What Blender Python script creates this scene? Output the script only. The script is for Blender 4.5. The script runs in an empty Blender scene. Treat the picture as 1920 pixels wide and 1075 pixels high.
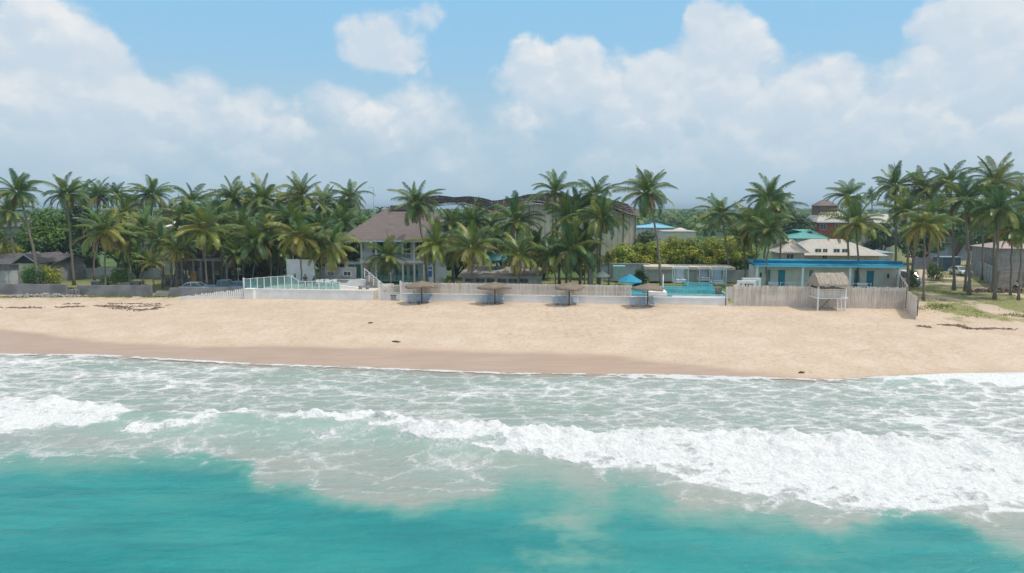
import bpy, bmesh, math, random
import numpy as np
from mathutils import Vector, Matrix, noise as mnoise
R = math.radians
sc = bpy.context.scene
col = sc.collection

# ---------------------------------------------------------------- camera
CAM_H = 13.0                       # metres above the sea, a drone just off the beach
F = 1280.0                         # focal length in photograph pixels (1920 wide)
PITCH = math.atan(145.5 / F)
cam_d = bpy.data.cameras.new("camera")
cam = bpy.data.objects.new("camera", cam_d)
col.objects.link(cam)
cam.location = (0, 0, CAM_H)
cam.rotation_euler = (R(90) - PITCH, 0, 0)
cam_d.sensor_width = 36
cam_d.lens = F / 1920 * 36
cam_d.clip_start = 0.5
cam_d.clip_end = 20000
sc.camera = cam
CP, SP = math.cos(PITCH), math.sin(PITCH)

def P(px, py, Y):
    a, b = (px - 960) / F, (537.5 - py) / F
    d = (a, CP + b * SP, -SP + b * CP)
    t = Y / d[1]
    return Vector((d[0] * t, Y, CAM_H + d[2] * t))

def G(px, py, z=0.0):
    a, b = (px - 960) / F, (537.5 - py) / F
    d = (a, CP + b * SP, -SP + b * CP)
    t = (z - CAM_H) / d[2]
    return Vector((d[0] * t, d[1] * t, z))

def Zat(py, Y): return P(960, py, Y).z
def Xat(px, py, Y): return P(px, py, Y).x
def Wm(px, Y, z=3.0): return px * (Y * CP + (CAM_H - z) * SP) / F

# ---------------------------------------------------------------- light
SUN_EL, SUN_AZ = R(60), R(106)      # azimuth from +Y (inland) clockwise towards +X
sun_d = bpy.data.lights.new("sun", 'SUN')
sun_d.energy = 2.45
sun_d.angle = R(0.6)
sun_d.color = (1.0, 0.93, 0.83)
sun = bpy.data.objects.new("sun", sun_d)
col.objects.link(sun)
sv = Vector((math.sin(SUN_AZ) * math.cos(SUN_EL), math.cos(SUN_AZ) * math.cos(SUN_EL), math.sin(SUN_EL)))
sun.rotation_euler = sv.to_track_quat('Z', 'Y').to_euler()
sun.location = (60, 40, 90)

sc.view_settings.view_transform = 'Standard'
sc.view_settings.look = 'None'
sc.view_settings.exposure = 0.0
sc.view_settings.gamma = 1.0
sc.render.engine = 'CYCLES'
sc.cycles.max_bounces = 6
sc.cycles.diffuse_bounces = 3
sc.cycles.glossy_bounces = 2
sc.cycles.transmission_bounces = 4
sc.cycles.transparent_max_bounces = 12
sc.cycles.volume_bounces = 0
sc.cycles.use_adaptive_sampling = True
sc.cycles.adaptive_threshold = 0.01

# ---------------------------------------------------------------- node helper
class NT:
    def __init__(s, tree): s.t = tree; s.n = tree.nodes; s.l = tree.links
    def node(s, typ, **kw):
        n = s.n.new(typ)
        for k, v in kw.items(): setattr(n, k, v)
        return n
    def put(s, sock, v):
        if v is None: return
        if isinstance(v, bpy.types.NodeSocket): s.l.new(v, sock)
        else:
            if isinstance(v, (tuple, list)) and len(v) == 3 and sock.type == 'RGBA': v = (*v, 1)
            sock.default_value = v
    def m(s, op, a, b=None, c=None, clamp=False):
        n = s.node('ShaderNodeMath', operation=op); n.use_clamp = clamp
        s.put(n.inputs[0], a); s.put(n.inputs[1], b)
        if c is not None: s.put(n.inputs[2], c)
        return n.outputs[0]
    def v(s, op, a, b=None):
        n = s.node('ShaderNodeVectorMath', operation=op)
        s.put(n.inputs[0], a); s.put(n.inputs[1], b)
        return n.outputs['Value'] if op in ('LENGTH', 'DOT_PRODUCT') else n.outputs[0]
    def mix(s, f, a, b, blend='MIX'):
        n = s.node('ShaderNodeMix', data_type='RGBA', blend_type=blend); n.clamp_factor = True
        s.put(n.inputs[0], f); s.put(n.inputs[6], a); s.put(n.inputs[7], b)
        return n.outputs[2]
    def ss(s, x, lo, hi, a=0.0, b=1.0, kind='SMOOTHSTEP'):
        n = s.node('ShaderNodeMapRange', interpolation_type=kind)
        s.put(n.inputs[0], x); s.put(n.inputs[1], lo); s.put(n.inputs[2], hi); s.put(n.inputs[3], a); s.put(n.inputs[4], b)
        return n.outputs[0]
    def noise(s, vec, scale, detail=4, rough=0.5, dist=0.0, col=False):
        n = s.node('ShaderNodeTexNoise'); s.put(n.inputs['Vector'], vec)
        n.inputs['Scale'].default_value = scale; n.inputs['Detail'].default_value = detail
        n.inputs['Roughness'].default_value = rough; n.inputs['Distortion'].default_value = dist
        return n.outputs['Color' if col else 'Fac']
    def vor(s, vec, scale, feature='F1', out='Distance', rnd=1.0):
        n = s.node('ShaderNodeTexVoronoi', feature=feature); s.put(n.inputs['Vector'], vec)
        n.inputs['Scale'].default_value = scale; n.inputs['Randomness'].default_value = rnd
        return n.outputs[out]
    def xyz(s, x, y, z=0.0):
        n = s.node('ShaderNodeCombineXYZ'); s.put(n.inputs[0], x); s.put(n.inputs[1], y); s.put(n.inputs[2], z)
        return n.outputs[0]
    def sep(s, v):
        n = s.node('ShaderNodeSeparateXYZ'); s.put(n.inputs[0], v); return n.outputs
    def attr(s, name, out='Fac'):
        n = s.node('ShaderNodeAttribute', attribute_name=name); return n.outputs[out]
    def bump(s, h, strength=0.3, dist=0.1):
        n = s.node('ShaderNodeBump'); s.put(n.inputs['Height'], h)
        n.inputs['Strength'].default_value = strength; n.inputs['Distance'].default_value = dist
        return n.outputs[0]
    def coord(s, kind='Object'): return s.node('ShaderNodeTexCoord').outputs[kind]
    def pos(s): return s.node('ShaderNodeNewGeometry').outputs['Position']

# ---------------------------------------------------------------- world: sky texture with clouds
world = bpy.data.worlds.new("World"); sc.world = world; world.use_nodes = True
W = NT(world.node_tree); W.n.clear()
def build_world():
    out = W.node('ShaderNodeOutputWorld'); bg = W.node('ShaderNodeBackground')
    W.l.new(bg.outputs[0], out.inputs[0])
    sky = W.node('ShaderNodeTexSky', sky_type='NISHITA')
    sky.sun_disc = False; sky.sun_elevation = SUN_EL; sky.sun_rotation = SUN_AZ
    sky.air_density = 1.0; sky.dust_density = 1.2; sky.ozone_density = 2.0; sky.altitude = 0
    d = W.sep(W.coord('Generated'))
    az = W.m('ARCTAN2', d[0], d[1]); el = W.m('ARCSINE', d[2])
    # cloud masses: centre and radii in degrees of azimuth and elevation, weight
    def A(px, py):
        a, b = (px - 960) / F, (537.5 - py) / F
        x, y, z = a, CP + b * SP, -SP + b * CP
        return math.atan2(x, y), math.atan2(z, math.hypot(x, y))
    blobs = [  # px, py, rx, ry, weight
        (70, 40, 95, 95, 1.0), (150, 105, 80, 60, .8), (60, 190, 170, 90, .9), (215, 190, 85, 60, .75), (0, 255, 220, 80, .8),
        (370, 175, 60, 60, .9), (300, 240, 150, 70, .7), (480, 225, 70, 60, .7), (490, 180, 35, 30, .35), (560, 260, 160, 65, .55), (620, 185, 60, 40, .6),
        (800, 210, 75, 60, .95), (720, 225, 90, 60, .75), (690, 75, 80, 62, .8), (750, 105, 90, 45, .8), (812, 25, 50, 36, .5),
        (990, 150, 85, 85, .95), (1070, 120, 60, 65, .7), (900, 270, 130, 70, .6), (1150, 170, 130, 90, .8),
        (1340, 90, 90, 75, 1.0), (1305, 22, 30, 32, .65), (1290, 200, 210, 110, .85), (1500, 170, 110, 70, .6), (1570, 210, 100, 70, .85),
        (1520, 25, 55, 35, .35), (1440, 270, 330, 90, .6), (1750, 195, 60, 45, .6), (1820, 60, 150, 90, .7), (1900, 160, 120, 120, .8), (1800, 260, 170, 80, .65),
        (1120, 330, 900, 70, .42), (300, 340, 500, 60, .36), (1650, 330, 500, 70, .42), (1960, 30, 150, 120, .6)]
    # the rest of the dome, out of the photograph
    rnd = random.Random(5)
    extra = [(rnd.uniform(0.75, 5.5), rnd.uniform(.03, .5), rnd.uniform(.12, .4), rnd.uniform(.04, .1), rnd.uniform(.4, .9)) for _ in range(6)]
    items = []
    for px, py, rx, ry, w in blobs:
        a, e = A(px, py); items.append((a, e, rx * 1.18 / F, ry * 1.18 / F, w))
    for a, e, ra, re, w in extra:
        items.append(((a + math.pi) % (2 * math.pi) - math.pi, e, ra, re, w))
    g = W
    vec = g.xyz(az, g.m('MULTIPLY', el, 1.25), 0.0)
    wob = g.noise(vec, 8.0, 3, .55, col=True)
    pw = g.node('ShaderNodeVectorMath', operation='MULTIPLY_ADD')
    g.l.new(wob, pw.inputs[0]); pw.inputs[1].default_value = (.05, .045, 0); g.l.new(g.xyz(g.m('SUBTRACT', az, .025), g.m('SUBTRACT', el, .0225)), pw.inputs[2])
    acc = None
    for a, e, ra, re, w in items:
        n = g.node('ShaderNodeVectorMath', operation='MULTIPLY_ADD')
        g.l.new(pw.outputs[0], n.inputs[0])
        n.inputs[1].default_value = (1 / ra, 1 / re, 0); n.inputs[2].default_value = (-a / ra, -e / re, 0)
        f = g.ss(g.v('LENGTH', n.outputs[0]), 1.25, 0.0, 0.0, w)
        # y: how far towards the sunny upper right of this mass the ray looks
        t = g.v('MULTIPLY', g.xyz(1.0, g.v('DOT_PRODUCT', n.outputs[0], (.28, .9, 0))), g.xyz(f, f))
        acc = t if acc is None else g.v('ADD', acc, t)
    ac = g.sep(acc); slope = ac[1]
    tot = g.m('SUBTRACT', 1.15, g.m('MULTIPLY', 1.15, g.m('POWER', 2.718, g.m('MULTIPLY', ac[0], -1.25))))
    def lumps(v):
        big = g.noise(v, 11.0, 10, .60)
        b1 = g.vor(v, 15.0); b2 = g.vor(v, 52.0)
        return g.m('ADD', g.m('MULTIPLY', g.m('SUBTRACT', big, .5), .95), g.m('ADD', g.m('MULTIPLY', g.m('SUBTRACT', .5, b1), .46), g.m('MULTIPLY', g.m('SUBTRACT', .45, b2), .12)))
    warp = g.v('ADD', vec, g.v('MULTIPLY', g.v('SUBTRACT', g.noise(vec, 30.0, 5, .65, col=True), (.5, .5, .5)), (.040, .040, 0)))
    l0 = lumps(warp); l1 = lumps(g.v('ADD', warp, (.007, .018, 0)))
    d0 = g.m('ADD', tot, g.m('MULTIPLY', l0, .85))
    low = g.ss(el, .02, .17, 1.0, 0.0)
    width = g.ss(el, .05, .22, .58, .22, 'LINEAR')
    cov = g.m('MULTIPLY', g.ss(d0, .36, g.m('ADD', .46, width)), g.ss(el, .0, .12, .5, .96))
    lit = g.ss(g.m('ADD', g.m('MULTIPLY', g.m('SUBTRACT', l0, l1), 1.7), g.m('MULTIPLY', slope, .55)), -.30, .62)
    broad = g.ss(g.noise(vec, 5.0, 4, .6), .36, .62, .45, 1.0)
    litc = g.m('MULTIPLY', g.m('MULTIPLY', lit, broad), g.ss(el, .02, .14, .50, 1.0))
    cloud_dark = g.mix(g.ss(el, 0.0, .2), (.505, .645, .755), (.61, .71, .81))
    cloud_col = g.mix(litc, cloud_dark, (.86, .875, .88))
    haze = g.ss(el, 0.0, .20, 1.0, 0.0)
    base = W.mix(1.0, sky.outputs[0], (.105, .105, .105), 'MULTIPLY')
    # clear air between the clouds: a pale tropical blue that whitens towards the horizon; out of view overhead, a bright warm white added as fill light
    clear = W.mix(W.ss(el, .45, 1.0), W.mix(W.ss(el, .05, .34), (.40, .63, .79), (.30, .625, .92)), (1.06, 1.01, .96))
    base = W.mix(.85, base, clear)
    base = W.mix(haze, base, (.43, .605, .73))
    # thin veil filling the air below the tops of the clouds
    base = W.mix(W.m('MULTIPLY', W.ss(el, .06, .21, .92, 0.0), W.ss(W.noise(vec, 3.5, 4, .5), .25, .6, .6, 1)), base, (.455, .610, .735))
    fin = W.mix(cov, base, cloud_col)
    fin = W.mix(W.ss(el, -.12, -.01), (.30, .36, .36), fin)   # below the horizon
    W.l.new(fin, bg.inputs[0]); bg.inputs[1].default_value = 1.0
build_world()

# ---------------------------------------------------------------- object helpers
def tag(o, label=None, cat=None, group=None, kind=None):
    if label: o['label'] = label
    if cat: o['category'] = cat
    if group: o['group'] = group
    if kind: o['kind'] = kind
    return o

def thing(name, label, cat, loc=(0, 0, 0), rz=0.0, group=None):
    o = bpy.data.objects.new(name, None); col.objects.link(o)
    o.location = loc; o.rotation_euler = (0, 0, rz); o.empty_display_size = .3
    return tag(o, label, cat, group)

def link_mesh(name, me, parent=None):
    o = bpy.data.objects.new(name, me); col.objects.link(o)
    if parent is not None: o.parent = parent
    return o

class MB:
    """collects faces of ONE mesh"""
    def __init__(s): s.V = []; s.Fc = []; s.C = None
    def add(s, vs, fs):
        k = len(s.V); s.V.extend([tuple(v) for v in vs]); s.Fc.extend([tuple(i + k for i in f) for f in fs]); return s
    def box(s, x0, x1, y0, y1, z0, z1):
        v = [(x0, y0, z0), (x1, y0, z0), (x1, y1, z0), (x0, y1, z0), (x0, y0, z1), (x1, y0, z1), (x1, y1, z1), (x0, y1, z1)]
        return s.add(v, [(0, 3, 2, 1), (4, 5, 6, 7), (0, 1, 5, 4), (1, 2, 6, 5), (2, 3, 7, 6), (3, 0, 4, 7)])
    def obox(s, c, ax, ay, az):
        c = Vector(c); ax = Vector(ax); ay = Vector(ay); az = Vector(az)
        v = [c + i * ax + j * ay + k * az for k in (-1, 1) for i, j in ((-1, -1), (1, -1), (1, 1), (-1, 1))]
        return s.add(v, [(0, 3, 2, 1), (4, 5, 6, 7), (0, 1, 5, 4), (1, 2, 6, 5), (2, 3, 7, 6), (3, 0, 4, 7)])
    def bar(s, a, b, w, h=None, up=(0, 0, 1)):
        a = Vector(a); b = Vector(b); d = (b - a); L = d.length; d.normalize(); up = Vector(up)
        if abs(d.dot(up)) > .95: up = Vector((0, 1, 0))
        sx = d.cross(up).normalized(); u = sx.cross(d)
        return s.obox((a + b) / 2, d * L / 2, sx * w / 2, u * (h or w) / 2)
    def tube(s, pts, rad, n=8, cap=True):
        pts = [Vector(p) for p in pts]; rr = rad if isinstance(rad, (list, tuple)) else [rad] * len(pts)
        vs = []; fs = []
        for i, p in enumerate(pts):
            d = (pts[min(i + 1, len(pts) - 1)] - pts[max(i - 1, 0)]).normalized()
            u = Vector((0, 1, 0)) if abs(d.z) > .8 else Vector((0, 0, 1))
            sx = d.cross(u).normalized(); sy = sx.cross(d)
            for k in range(n):
                t = 2 * math.pi * k / n; vs.append(p + (sx * math.cos(t) + sy * math.sin(t)) * rr[i])
        for i in range(len(pts) - 1):
            for k in range(n):
                a = i * n + k; b = i * n + (k + 1) % n; fs.append((a, b, b + n, a + n))
        if cap: fs.append(tuple(range(n))[::-1]); fs.append(tuple((len(pts) - 1) * n + k for k in range(n)))
        return s.add(vs, fs)
    def lathe(s, prof, n=24, c=(0, 0, 0), wob=None):
        vs = []; fs = []
        for i, (r, z) in enumerate(prof):
            for k in range(n):
                t = 2 * math.pi * k / n; q = r; zz = z
                if wob: q, zz = wob(i, t, r, z)
                vs.append((c[0] + q * math.cos(t), c[1] + q * math.sin(t), c[2] + zz))
        for i in range(len(prof) - 1):
            for k in range(n):
                a = i * n + k; b = i * n + (k + 1) % n; fs.append((a, b, b + n, a + n))
        return s.add(vs, fs)
    def prism(s, poly, y0, y1):          # polygon in x,z extruded along y
        n = len(poly); v = [(x, y0, z) for x, z in poly] + [(x, y1, z) for x, z in poly]
        return s.add(v, [tuple(range(n)), tuple(range(2 * n - 1, n - 1, -1))] + [(i, i + n, (i + 1) % n + n, (i + 1) % n) for i in range(n)])
    def prism_x(s, poly, x0, x1):        # polygon in y,z extruded along x
        n = len(poly); v = [(x0, y, z) for y, z in poly] + [(x1, y, z) for y, z in poly]
        return s.add(v, [tuple(range(n))[::-1], tuple(range(n, 2 * n))] + [(i, (i + 1) % n, (i + 1) % n + n, i + n) for i in range(n)])
    def prism_z(s, poly, z0, z1):
        n = len(poly); v = [(x, y, z0) for x, y in poly] + [(x, y, z1) for x, y in poly]
        return s.add(v, [tuple(range(n))[::-1], tuple(range(n, 2 * n))] + [(i, (i + 1) % n, (i + 1) % n + n, i + n) for i in range(n)])
    def holes(s, x0, x1, z0, z1, y0, y1, hs=()):   # wall in x,z with openings, thickness y0..y1
        xs = sorted({x0, x1, *[h[0] for h in hs], *[h[1] for h in hs]}); zs = sorted({z0, z1, *[h[2] for h in hs], *[h[3] for h in hs]})
        xs = [x for x in xs if x0 <= x <= x1]; zs = [z for z in zs if z0 <= z <= z1]
        def inside(x, z): return any(h[0] < x < h[1] and h[2] < z < h[3] for h in hs)
        solid = {(i, j): not inside((xs[i] + xs[i + 1]) / 2, (zs[j] + zs[j + 1]) / 2) for i in range(len(xs) - 1) for j in range(len(zs) - 1)}
        for (i, j), ok in solid.items():
            if not ok: continue
            a, b, c, d = xs[i], xs[i + 1], zs[j], zs[j + 1]
            v = [(a, y0, c), (b, y0, c), (b, y1, c), (a, y1, c), (a, y0, d), (b, y0, d), (b, y1, d), (a, y1, d)]
            f = [(0, 1, 5, 4), (2, 3, 7, 6)]
            if not solid.get((i, j - 1)): f.append((0, 3, 2, 1))
            if not solid.get((i, j + 1)): f.append((4, 5, 6, 7))
            if not solid.get((i + 1, j)): f.append((1, 2, 6, 5))
            if not solid.get((i - 1, j)): f.append((3, 0, 4, 7))
            s.add(v, f)
        return s
    def hip(s, x0, x1, y0, y1, z0, z1, rx, ry=0.5, over=0.0):   # hip roof: ridge inset rx from the ends
        x0 -= over; x1 += over; y0 -= over; y1 += over; ym = y0 + (y1 - y0) * ry
        v = [(x0, y0, z0), (x1, y0, z0), (x1, y1, z0), (x0, y1, z0), (x0 + rx, ym, z1), (x1 - rx, ym, z1)]
        return s.add(v, [(0, 1, 5, 4), (1, 2, 5), (2, 3, 4, 5), (3, 0, 4), (0, 3, 2, 1)])
    def gable(s, x0, x1, y0, y1, z0, z1, t=.12):  # two thick roof slopes, ridge along x
        ym = (y0 + y1) / 2
        s.prism_x([(y0, z0), (ym, z1), (ym, z1 + t), (y0, z0 + t)], x0, x1)
        return s.prism_x([(ym, z1), (y1, z0), (y1, z0 + t), (ym, z1 + t)], x0, x1)
    def mesh(s, name, mat, smooth=False):
        me = bpy.data.meshes.new(name); me.from_pydata(s.V, [], s.Fc)
        if mat: me.materials.append(mat)
        if smooth:
            for p in me.polygons: p.use_smooth = True
        me.update(); return me
    def build(s, name, mat, parent=None, smooth=False):
        return link_mesh(name, s.mesh(name, mat, smooth), parent)

def copy_tree(o, parent=None):
    c = o.copy(); col.objects.link(c)
    if parent is not None: c.parent = parent
    for ch in list(o.children): copy_tree(ch, c)
    return c

# ---------------------------------------------------------------- numpy noise
def _hash(ix, iy, seed):
    h = (ix.astype(np.int64) * 374761393 + iy.astype(np.int64) * 668265263 + seed * 974634777) & 0xffffffff
    h = ((h ^ (h >> 13)) * 1274126177) & 0xffffffff
    return ((h ^ (h >> 16)) & 0xffff) / 65535.0
def vnoise(x, y, seed=0):
    ix = np.floor(x); iy = np.floor(y); fx = x - ix; fy = y - iy
    fx = fx * fx * fx * (fx * (fx * 6 - 15) + 10); fy = fy * fy * fy * (fy * (fy * 6 - 15) + 10)
    def gr(dx, dy):
        a = _hash(ix + dx, iy + dy, seed) * 2 * np.pi
        return np.cos(a) * (x - ix - dx) + np.sin(a) * (y - iy - dy)
    g00, g10, g01, g11 = gr(0, 0), gr(1, 0), gr(0, 1), gr(1, 1)
    return ((g00 * (1 - fx) + g10 * fx) * (1 - fy) + (g01 * (1 - fx) + g11 * fx) * fy) * 1.4
def fbm(x, y, seed=0, oct=4, g=.5):
    t = 0; a = 1; n = 0
    for i in range(oct):
        t = t + a * vnoise(x * 2 ** i + 17.3 * i, y * 2 ** i - 9.1 * i, seed + i); n += a; a *= g
    return t / n
def sst(x, a, b):
    t = np.clip((x - a) / (b - a), 0, 1); return t * t * (3 - 2 * t)
def grid_mesh(name, xs, ys, zf, mat, attrs=None):
    X, Y = np.meshgrid(xs, ys); Z, at = zf(X, Y)
    nx, ny = len(xs), len(ys)
    co = np.stack([X.ravel(), Y.ravel(), Z.ravel()], 1).astype(np.float32)
    i = np.arange((nx - 1) * (ny - 1)); r = i // (nx - 1); c = i % (nx - 1); a = r * nx + c
    fs = np.stack([a, a + 1, a + 1 + nx, a + nx], 1).astype(np.int32)
    me = bpy.data.meshes.new(name)
    me.vertices.add(len(co)); me.vertices.foreach_set('co', co.ravel())
    me.loops.add(fs.size); me.loops.foreach_set('vertex_index', fs.ravel())
    me.polygons.add(len(fs)); me.polygons.foreach_set('loop_start', np.arange(0, fs.size, 4, dtype=np.int32))
    me.polygons.foreach_set('loop_total', np.full(len(fs), 4, np.int32))
    me.polygons.foreach_set('use_smooth', np.ones(len(fs), bool))
    me.update(calc_edges=True); me.validate()
    for k, v in at.items():
        l = me.attributes.new(k, 'FLOAT', 'POINT'); l.data.foreach_set('value', v.ravel().astype(np.float32))
    me.materials.append(mat)
    return link_mesh(name, me)
def proj(X, Y, Z):
    dz = Z - CAM_H; f = Y * CP - dz * SP; u = Y * SP + dz * CP
    f = np.maximum(f, .5)
    return 960 + F * X / f, 537.5 - F * u / f
def poly1(pts):
    a = np.array(pts, float); return lambda x: np.interp(x, a[:, 0], a[:, 1])

# ---------------------------------------------------------------- simple materials
MATS = {}
def mat(name, c, rough=.8, var=.12, scale=1.5, bump=0.0, bscale=20.0, metal=0.0, spec=.3, c2=None, stretch=None, alpha=None, kind='Object'):
    if name in MATS: return MATS[name]
    m = bpy.data.materials.new(name); m.use_nodes = True; N = NT(m.node_tree); b = N.n['Principled BSDF']
    v = N.coord(kind)
    if stretch: v = N.v('MULTIPLY', v, stretch)
    f = N.noise(v, scale, 5, .6)
    c2 = c2 or tuple(x * (1 - var * 2) for x in c)
    cc = N.mix(N.ss(f, .3, .7), c2, tuple(min(1, x * (1 + var * .4)) for x in c))
    N.put(b.inputs['Base Color'], cc); b.inputs['Roughness'].default_value = rough; b.inputs['Metallic'].default_value = metal
    b.inputs['Specular IOR Level'].default_value = spec
    if bump: N.l.new(N.bump(N.noise(v, bscale, 4, .6), bump, .05), b.inputs['Normal'])
    if alpha is not None: b.inputs['Alpha'].default_value = alpha
    MATS[name] = m; return m
# ---------------------------------------------------------------- the shore
SHORE = [(-900, 660), (-300, 661), (0, 664), (200, 666), (330, 674), (500, 683), (700, 690), (960, 700), (1100, 701), (1250, 703), (1400, 707),
         (1560, 712), (1640, 707), (1750, 703), (1920, 700), (2300, 697), (2800, 695)]
_sw = np.array([tuple(G(a, b, 0)[:2]) for a, b in SHORE]); shoreY = lambda x: np.interp(x, _sw[:, 0], _sw[:, 1])
WETB = [(-900, 612), (-300, 618), (0, 626), (120, 637), (300, 648), (600, 654), (960, 664), (1150, 670), (1300, 682), (1450, 694), (1560, 700), (1700, 694), (1920, 688), (2500, 684)]
_ww = np.array([tuple(G(a, b, .45)[:2]) for a, b in WETB]); wetY = lambda x: np.interp(x, _ww[:, 0], _ww[:, 1])
FRONT = lambda x: 82.4 - .1127 * x        # line of the beach-front walls
GZ = 1.7

def land(X, Y):
    s = Y - shoreY(X)
    z = np.interp(s, [-40, -8, 0, 5, 9, 14, 26, 400], [-3.2, -1.0, 0, .62, .98, 1.2, GZ, GZ])
    beach = sst(s, 6, 9) * (1 - sst(Y, 85, 88))
    foot = fbm(X * 1.3, Y * 1.3, 3, 4) * .045 + np.minimum(0, vnoise(X * 2.2, Y * 2.2, 9) + .12) * .16 * sst(vnoise(X * .09, Y * .11, 4), -.35, .25)
    z = z + beach * foot * sst(s, 9, 13) + fbm(X * .12, Y * .12, 21, 3) * .10 * sst(s, 10, 20)
    z = z + sst(Y, 100, 160) * fbm(X * .02, Y * .02, 7, 3) * .5
    return z
def gz(x, y): return float(land(np.array([[float(x)]]), np.array([[float(y)]]))[0, 0])

def ground_fields(X, Y):
    Z = land(X, Y); u, v = proj(X, Y, np.full_like(X, GZ))
    wobble = fbm(X * .12, Y * .2, 5, 3) * 1.1
    wet = 1 - sst(Y - wetY(X) + wobble, -.5, 1.0)
    wet = wet * .88 + .12 * (1 - sst(Y - wetY(X), 0, 3.5))
    # planted or weedy ground behind the beach-front line; sandy track and clearings on the right
    inland = sst(Y - FRONT(X), 0, 3)
    rgt = sst(u, 1700, 1730)
    veg = inland * (1 - rgt) * .9
    n1 = fbm(X * .16, Y * .10, 11, 4)
    road_u = np.interp(v, [440, 470, 490, 505, 525, 545], [1760, 1755, 1760, 1735, 1700, 1640])
    road_w = np.interp(v, [440, 470, 490, 505, 525], [14, 26, 42, 36, 30])
    road = np.exp(-((u - road_u) / road_w) ** 2) * rgt
    green = sst(n1 + .16 - sst(v, 560, 600) * .22 - sst(610 - v, 60, -10) * .1, -.02, .16)
    veg = veg + rgt * green * (1 - np.clip(road * 1.5, 0, 1)) * (v < 600)
    lft = (1 - sst(u, 330, 380)) * np.exp(-((v - 557) / 3.0) ** 2) * sst(fbm(X * .5, Y * .3, 2, 3), -.2, .2)
    veg = np.clip(veg + lft * .8 + sst(Y, 150, 210), 0, 1)
    dirt = np.clip(inland * (1 - rgt * .75), 0, 1)
    foots = sst(-vnoise(X * 2.2, Y * 2.2, 9) , .12, .45) * sst(Y - wetY(X), 3, 6) * (1 - inland)
    foots = foots * (.35 + .65 * sst(fbm(X * .08, Y * .12, 13, 3), -.15, .3))
    return Z, {'wet': wet, 'veg': veg, 'dirt': dirt, 'foots': foots}

def ground_material():
    m = bpy.data.materials.new('beach_sand'); m.use_nodes = True; N = NT(m.node_tree); b = N.n['Principled BSDF']
    p = N.pos()
    f1 = N.noise(p, .35, 6, .62); f2 = N.noise(p, 3.1, 5, .65); f3 = N.noise(p, 11.0, 4, .6)
    dry = N.mix(N.ss(f1, .35, .68), (.60, .475, .36), (.68, .55, .43))
    dry = N.mix(N.ss(f2, .46, .70, 0, .6), dry, (.47, .335, .22))
    dry = N.mix(N.m('MULTIPLY', N.attr('foots'), .6), dry, (.45, .32, .21))
    st = N.vor(N.v('MULTIPLY', N.v('ADD', p, N.v('MULTIPLY', N.noise(p, 1.3, 3, .6, col=True), (.6, .6, 0))), (1, .62, 0)), 2.3)
    trod = N.m('MULTIPLY', N.ss(st, .23, .10), N.ss(N.noise(N.v('MULTIPLY', p, (1, .6, 1)), .22, 4, .6), .44, .60))
    dry = N.mix(N.m('MULTIPLY', trod, .55), dry, (.40, .285, .185))
    # small bits of litter and shell
    bits = N.m('MULTIPLY', N.ss(N.vor(p, 1.1), .045, .03), N.ss(f1, .52, .6))
    dry = N.mix(N.m('MULTIPLY', bits, .6), dry, (.25, .19, .13))
    wetc = N.mix(N.ss(N.noise(N.v('MULTIPLY', p, (.25, 1.6, 1)), 1.0, 5, .6), .35, .65), (.455, .31, .215), (.505, .35, .25))
    wet = N.attr('wet')
    c = N.mix(wet, dry, wetc)
    dirt = N.mix(N.ss(f2, .3, .7), (.44, .36, .26), (.54, .45, .33))
    c = N.mix(N.m('MULTIPLY', N.attr('dirt'), .8), c, dirt)
    gr = N.mix(N.ss(f3, .35, .65), (.17, .19, .055), (.27, .27, .09))
    gr = N.mix(N.m('MULTIPLY', N.ss(N.sep(p)[1], 96, 118), N.ss(N.m('DIVIDE', N.sep(p)[0], N.sep(p)[1]), .60, .54)), gr, N.mix(N.ss(f1, .3, .7), (.055, .11, .035), (.10, .17, .05)))
    gf = N.m('MULTIPLY', N.attr('veg'), N.ss(f2, .34, .52, .35, 1))
    c = N.mix(gf, c, gr)
    c = N.mix(N.m('MULTIPLY', N.m('MULTIPLY', N.ss(N.sep(p)[1], 96, 118), N.ss(N.m('DIVIDE', N.sep(p)[0], N.sep(p)[1]), .60, .54)), .88), c, gr)
    N.put(b.inputs['Base Color'], c)
    N.put(b.inputs['Roughness'], N.ss(wet, .3, 1, .95, .36)); N.put(b.inputs['Specular IOR Level'], N.ss(wet, .3, 1, .2, .45))
    h = N.m('ADD', N.m('MULTIPLY', f2, 1.0), N.m('MULTIPLY', f3, .5))
    h = N.m('MULTIPLY', h, N.ss(wet, 0, 1, 1, .08))
    N.l.new(N.bump(h, .55, .10), b.inputs['Normal'])
    return m
M_GROUND = ground_material()
def lines(*seg):
    out = []
    for a, b, st in seg: out.extend(np.arange(a, b, st))
    out.append(seg[-1][1]); return np.array(out, float)
gx = lines((-3200, -400, 200), (-400, -110, 8), (-110, 110, .32), (110, 400, 8), (400, 3200, 200))
gy = lines((-300, 44, 8), (44, 92, .26), (92, 150, .8), (150, 400, 10), (400, 6000, 200))
ground = grid_mesh('ground', gx, gy, ground_fields, M_GROUND); tag(ground, kind='structure')

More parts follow.
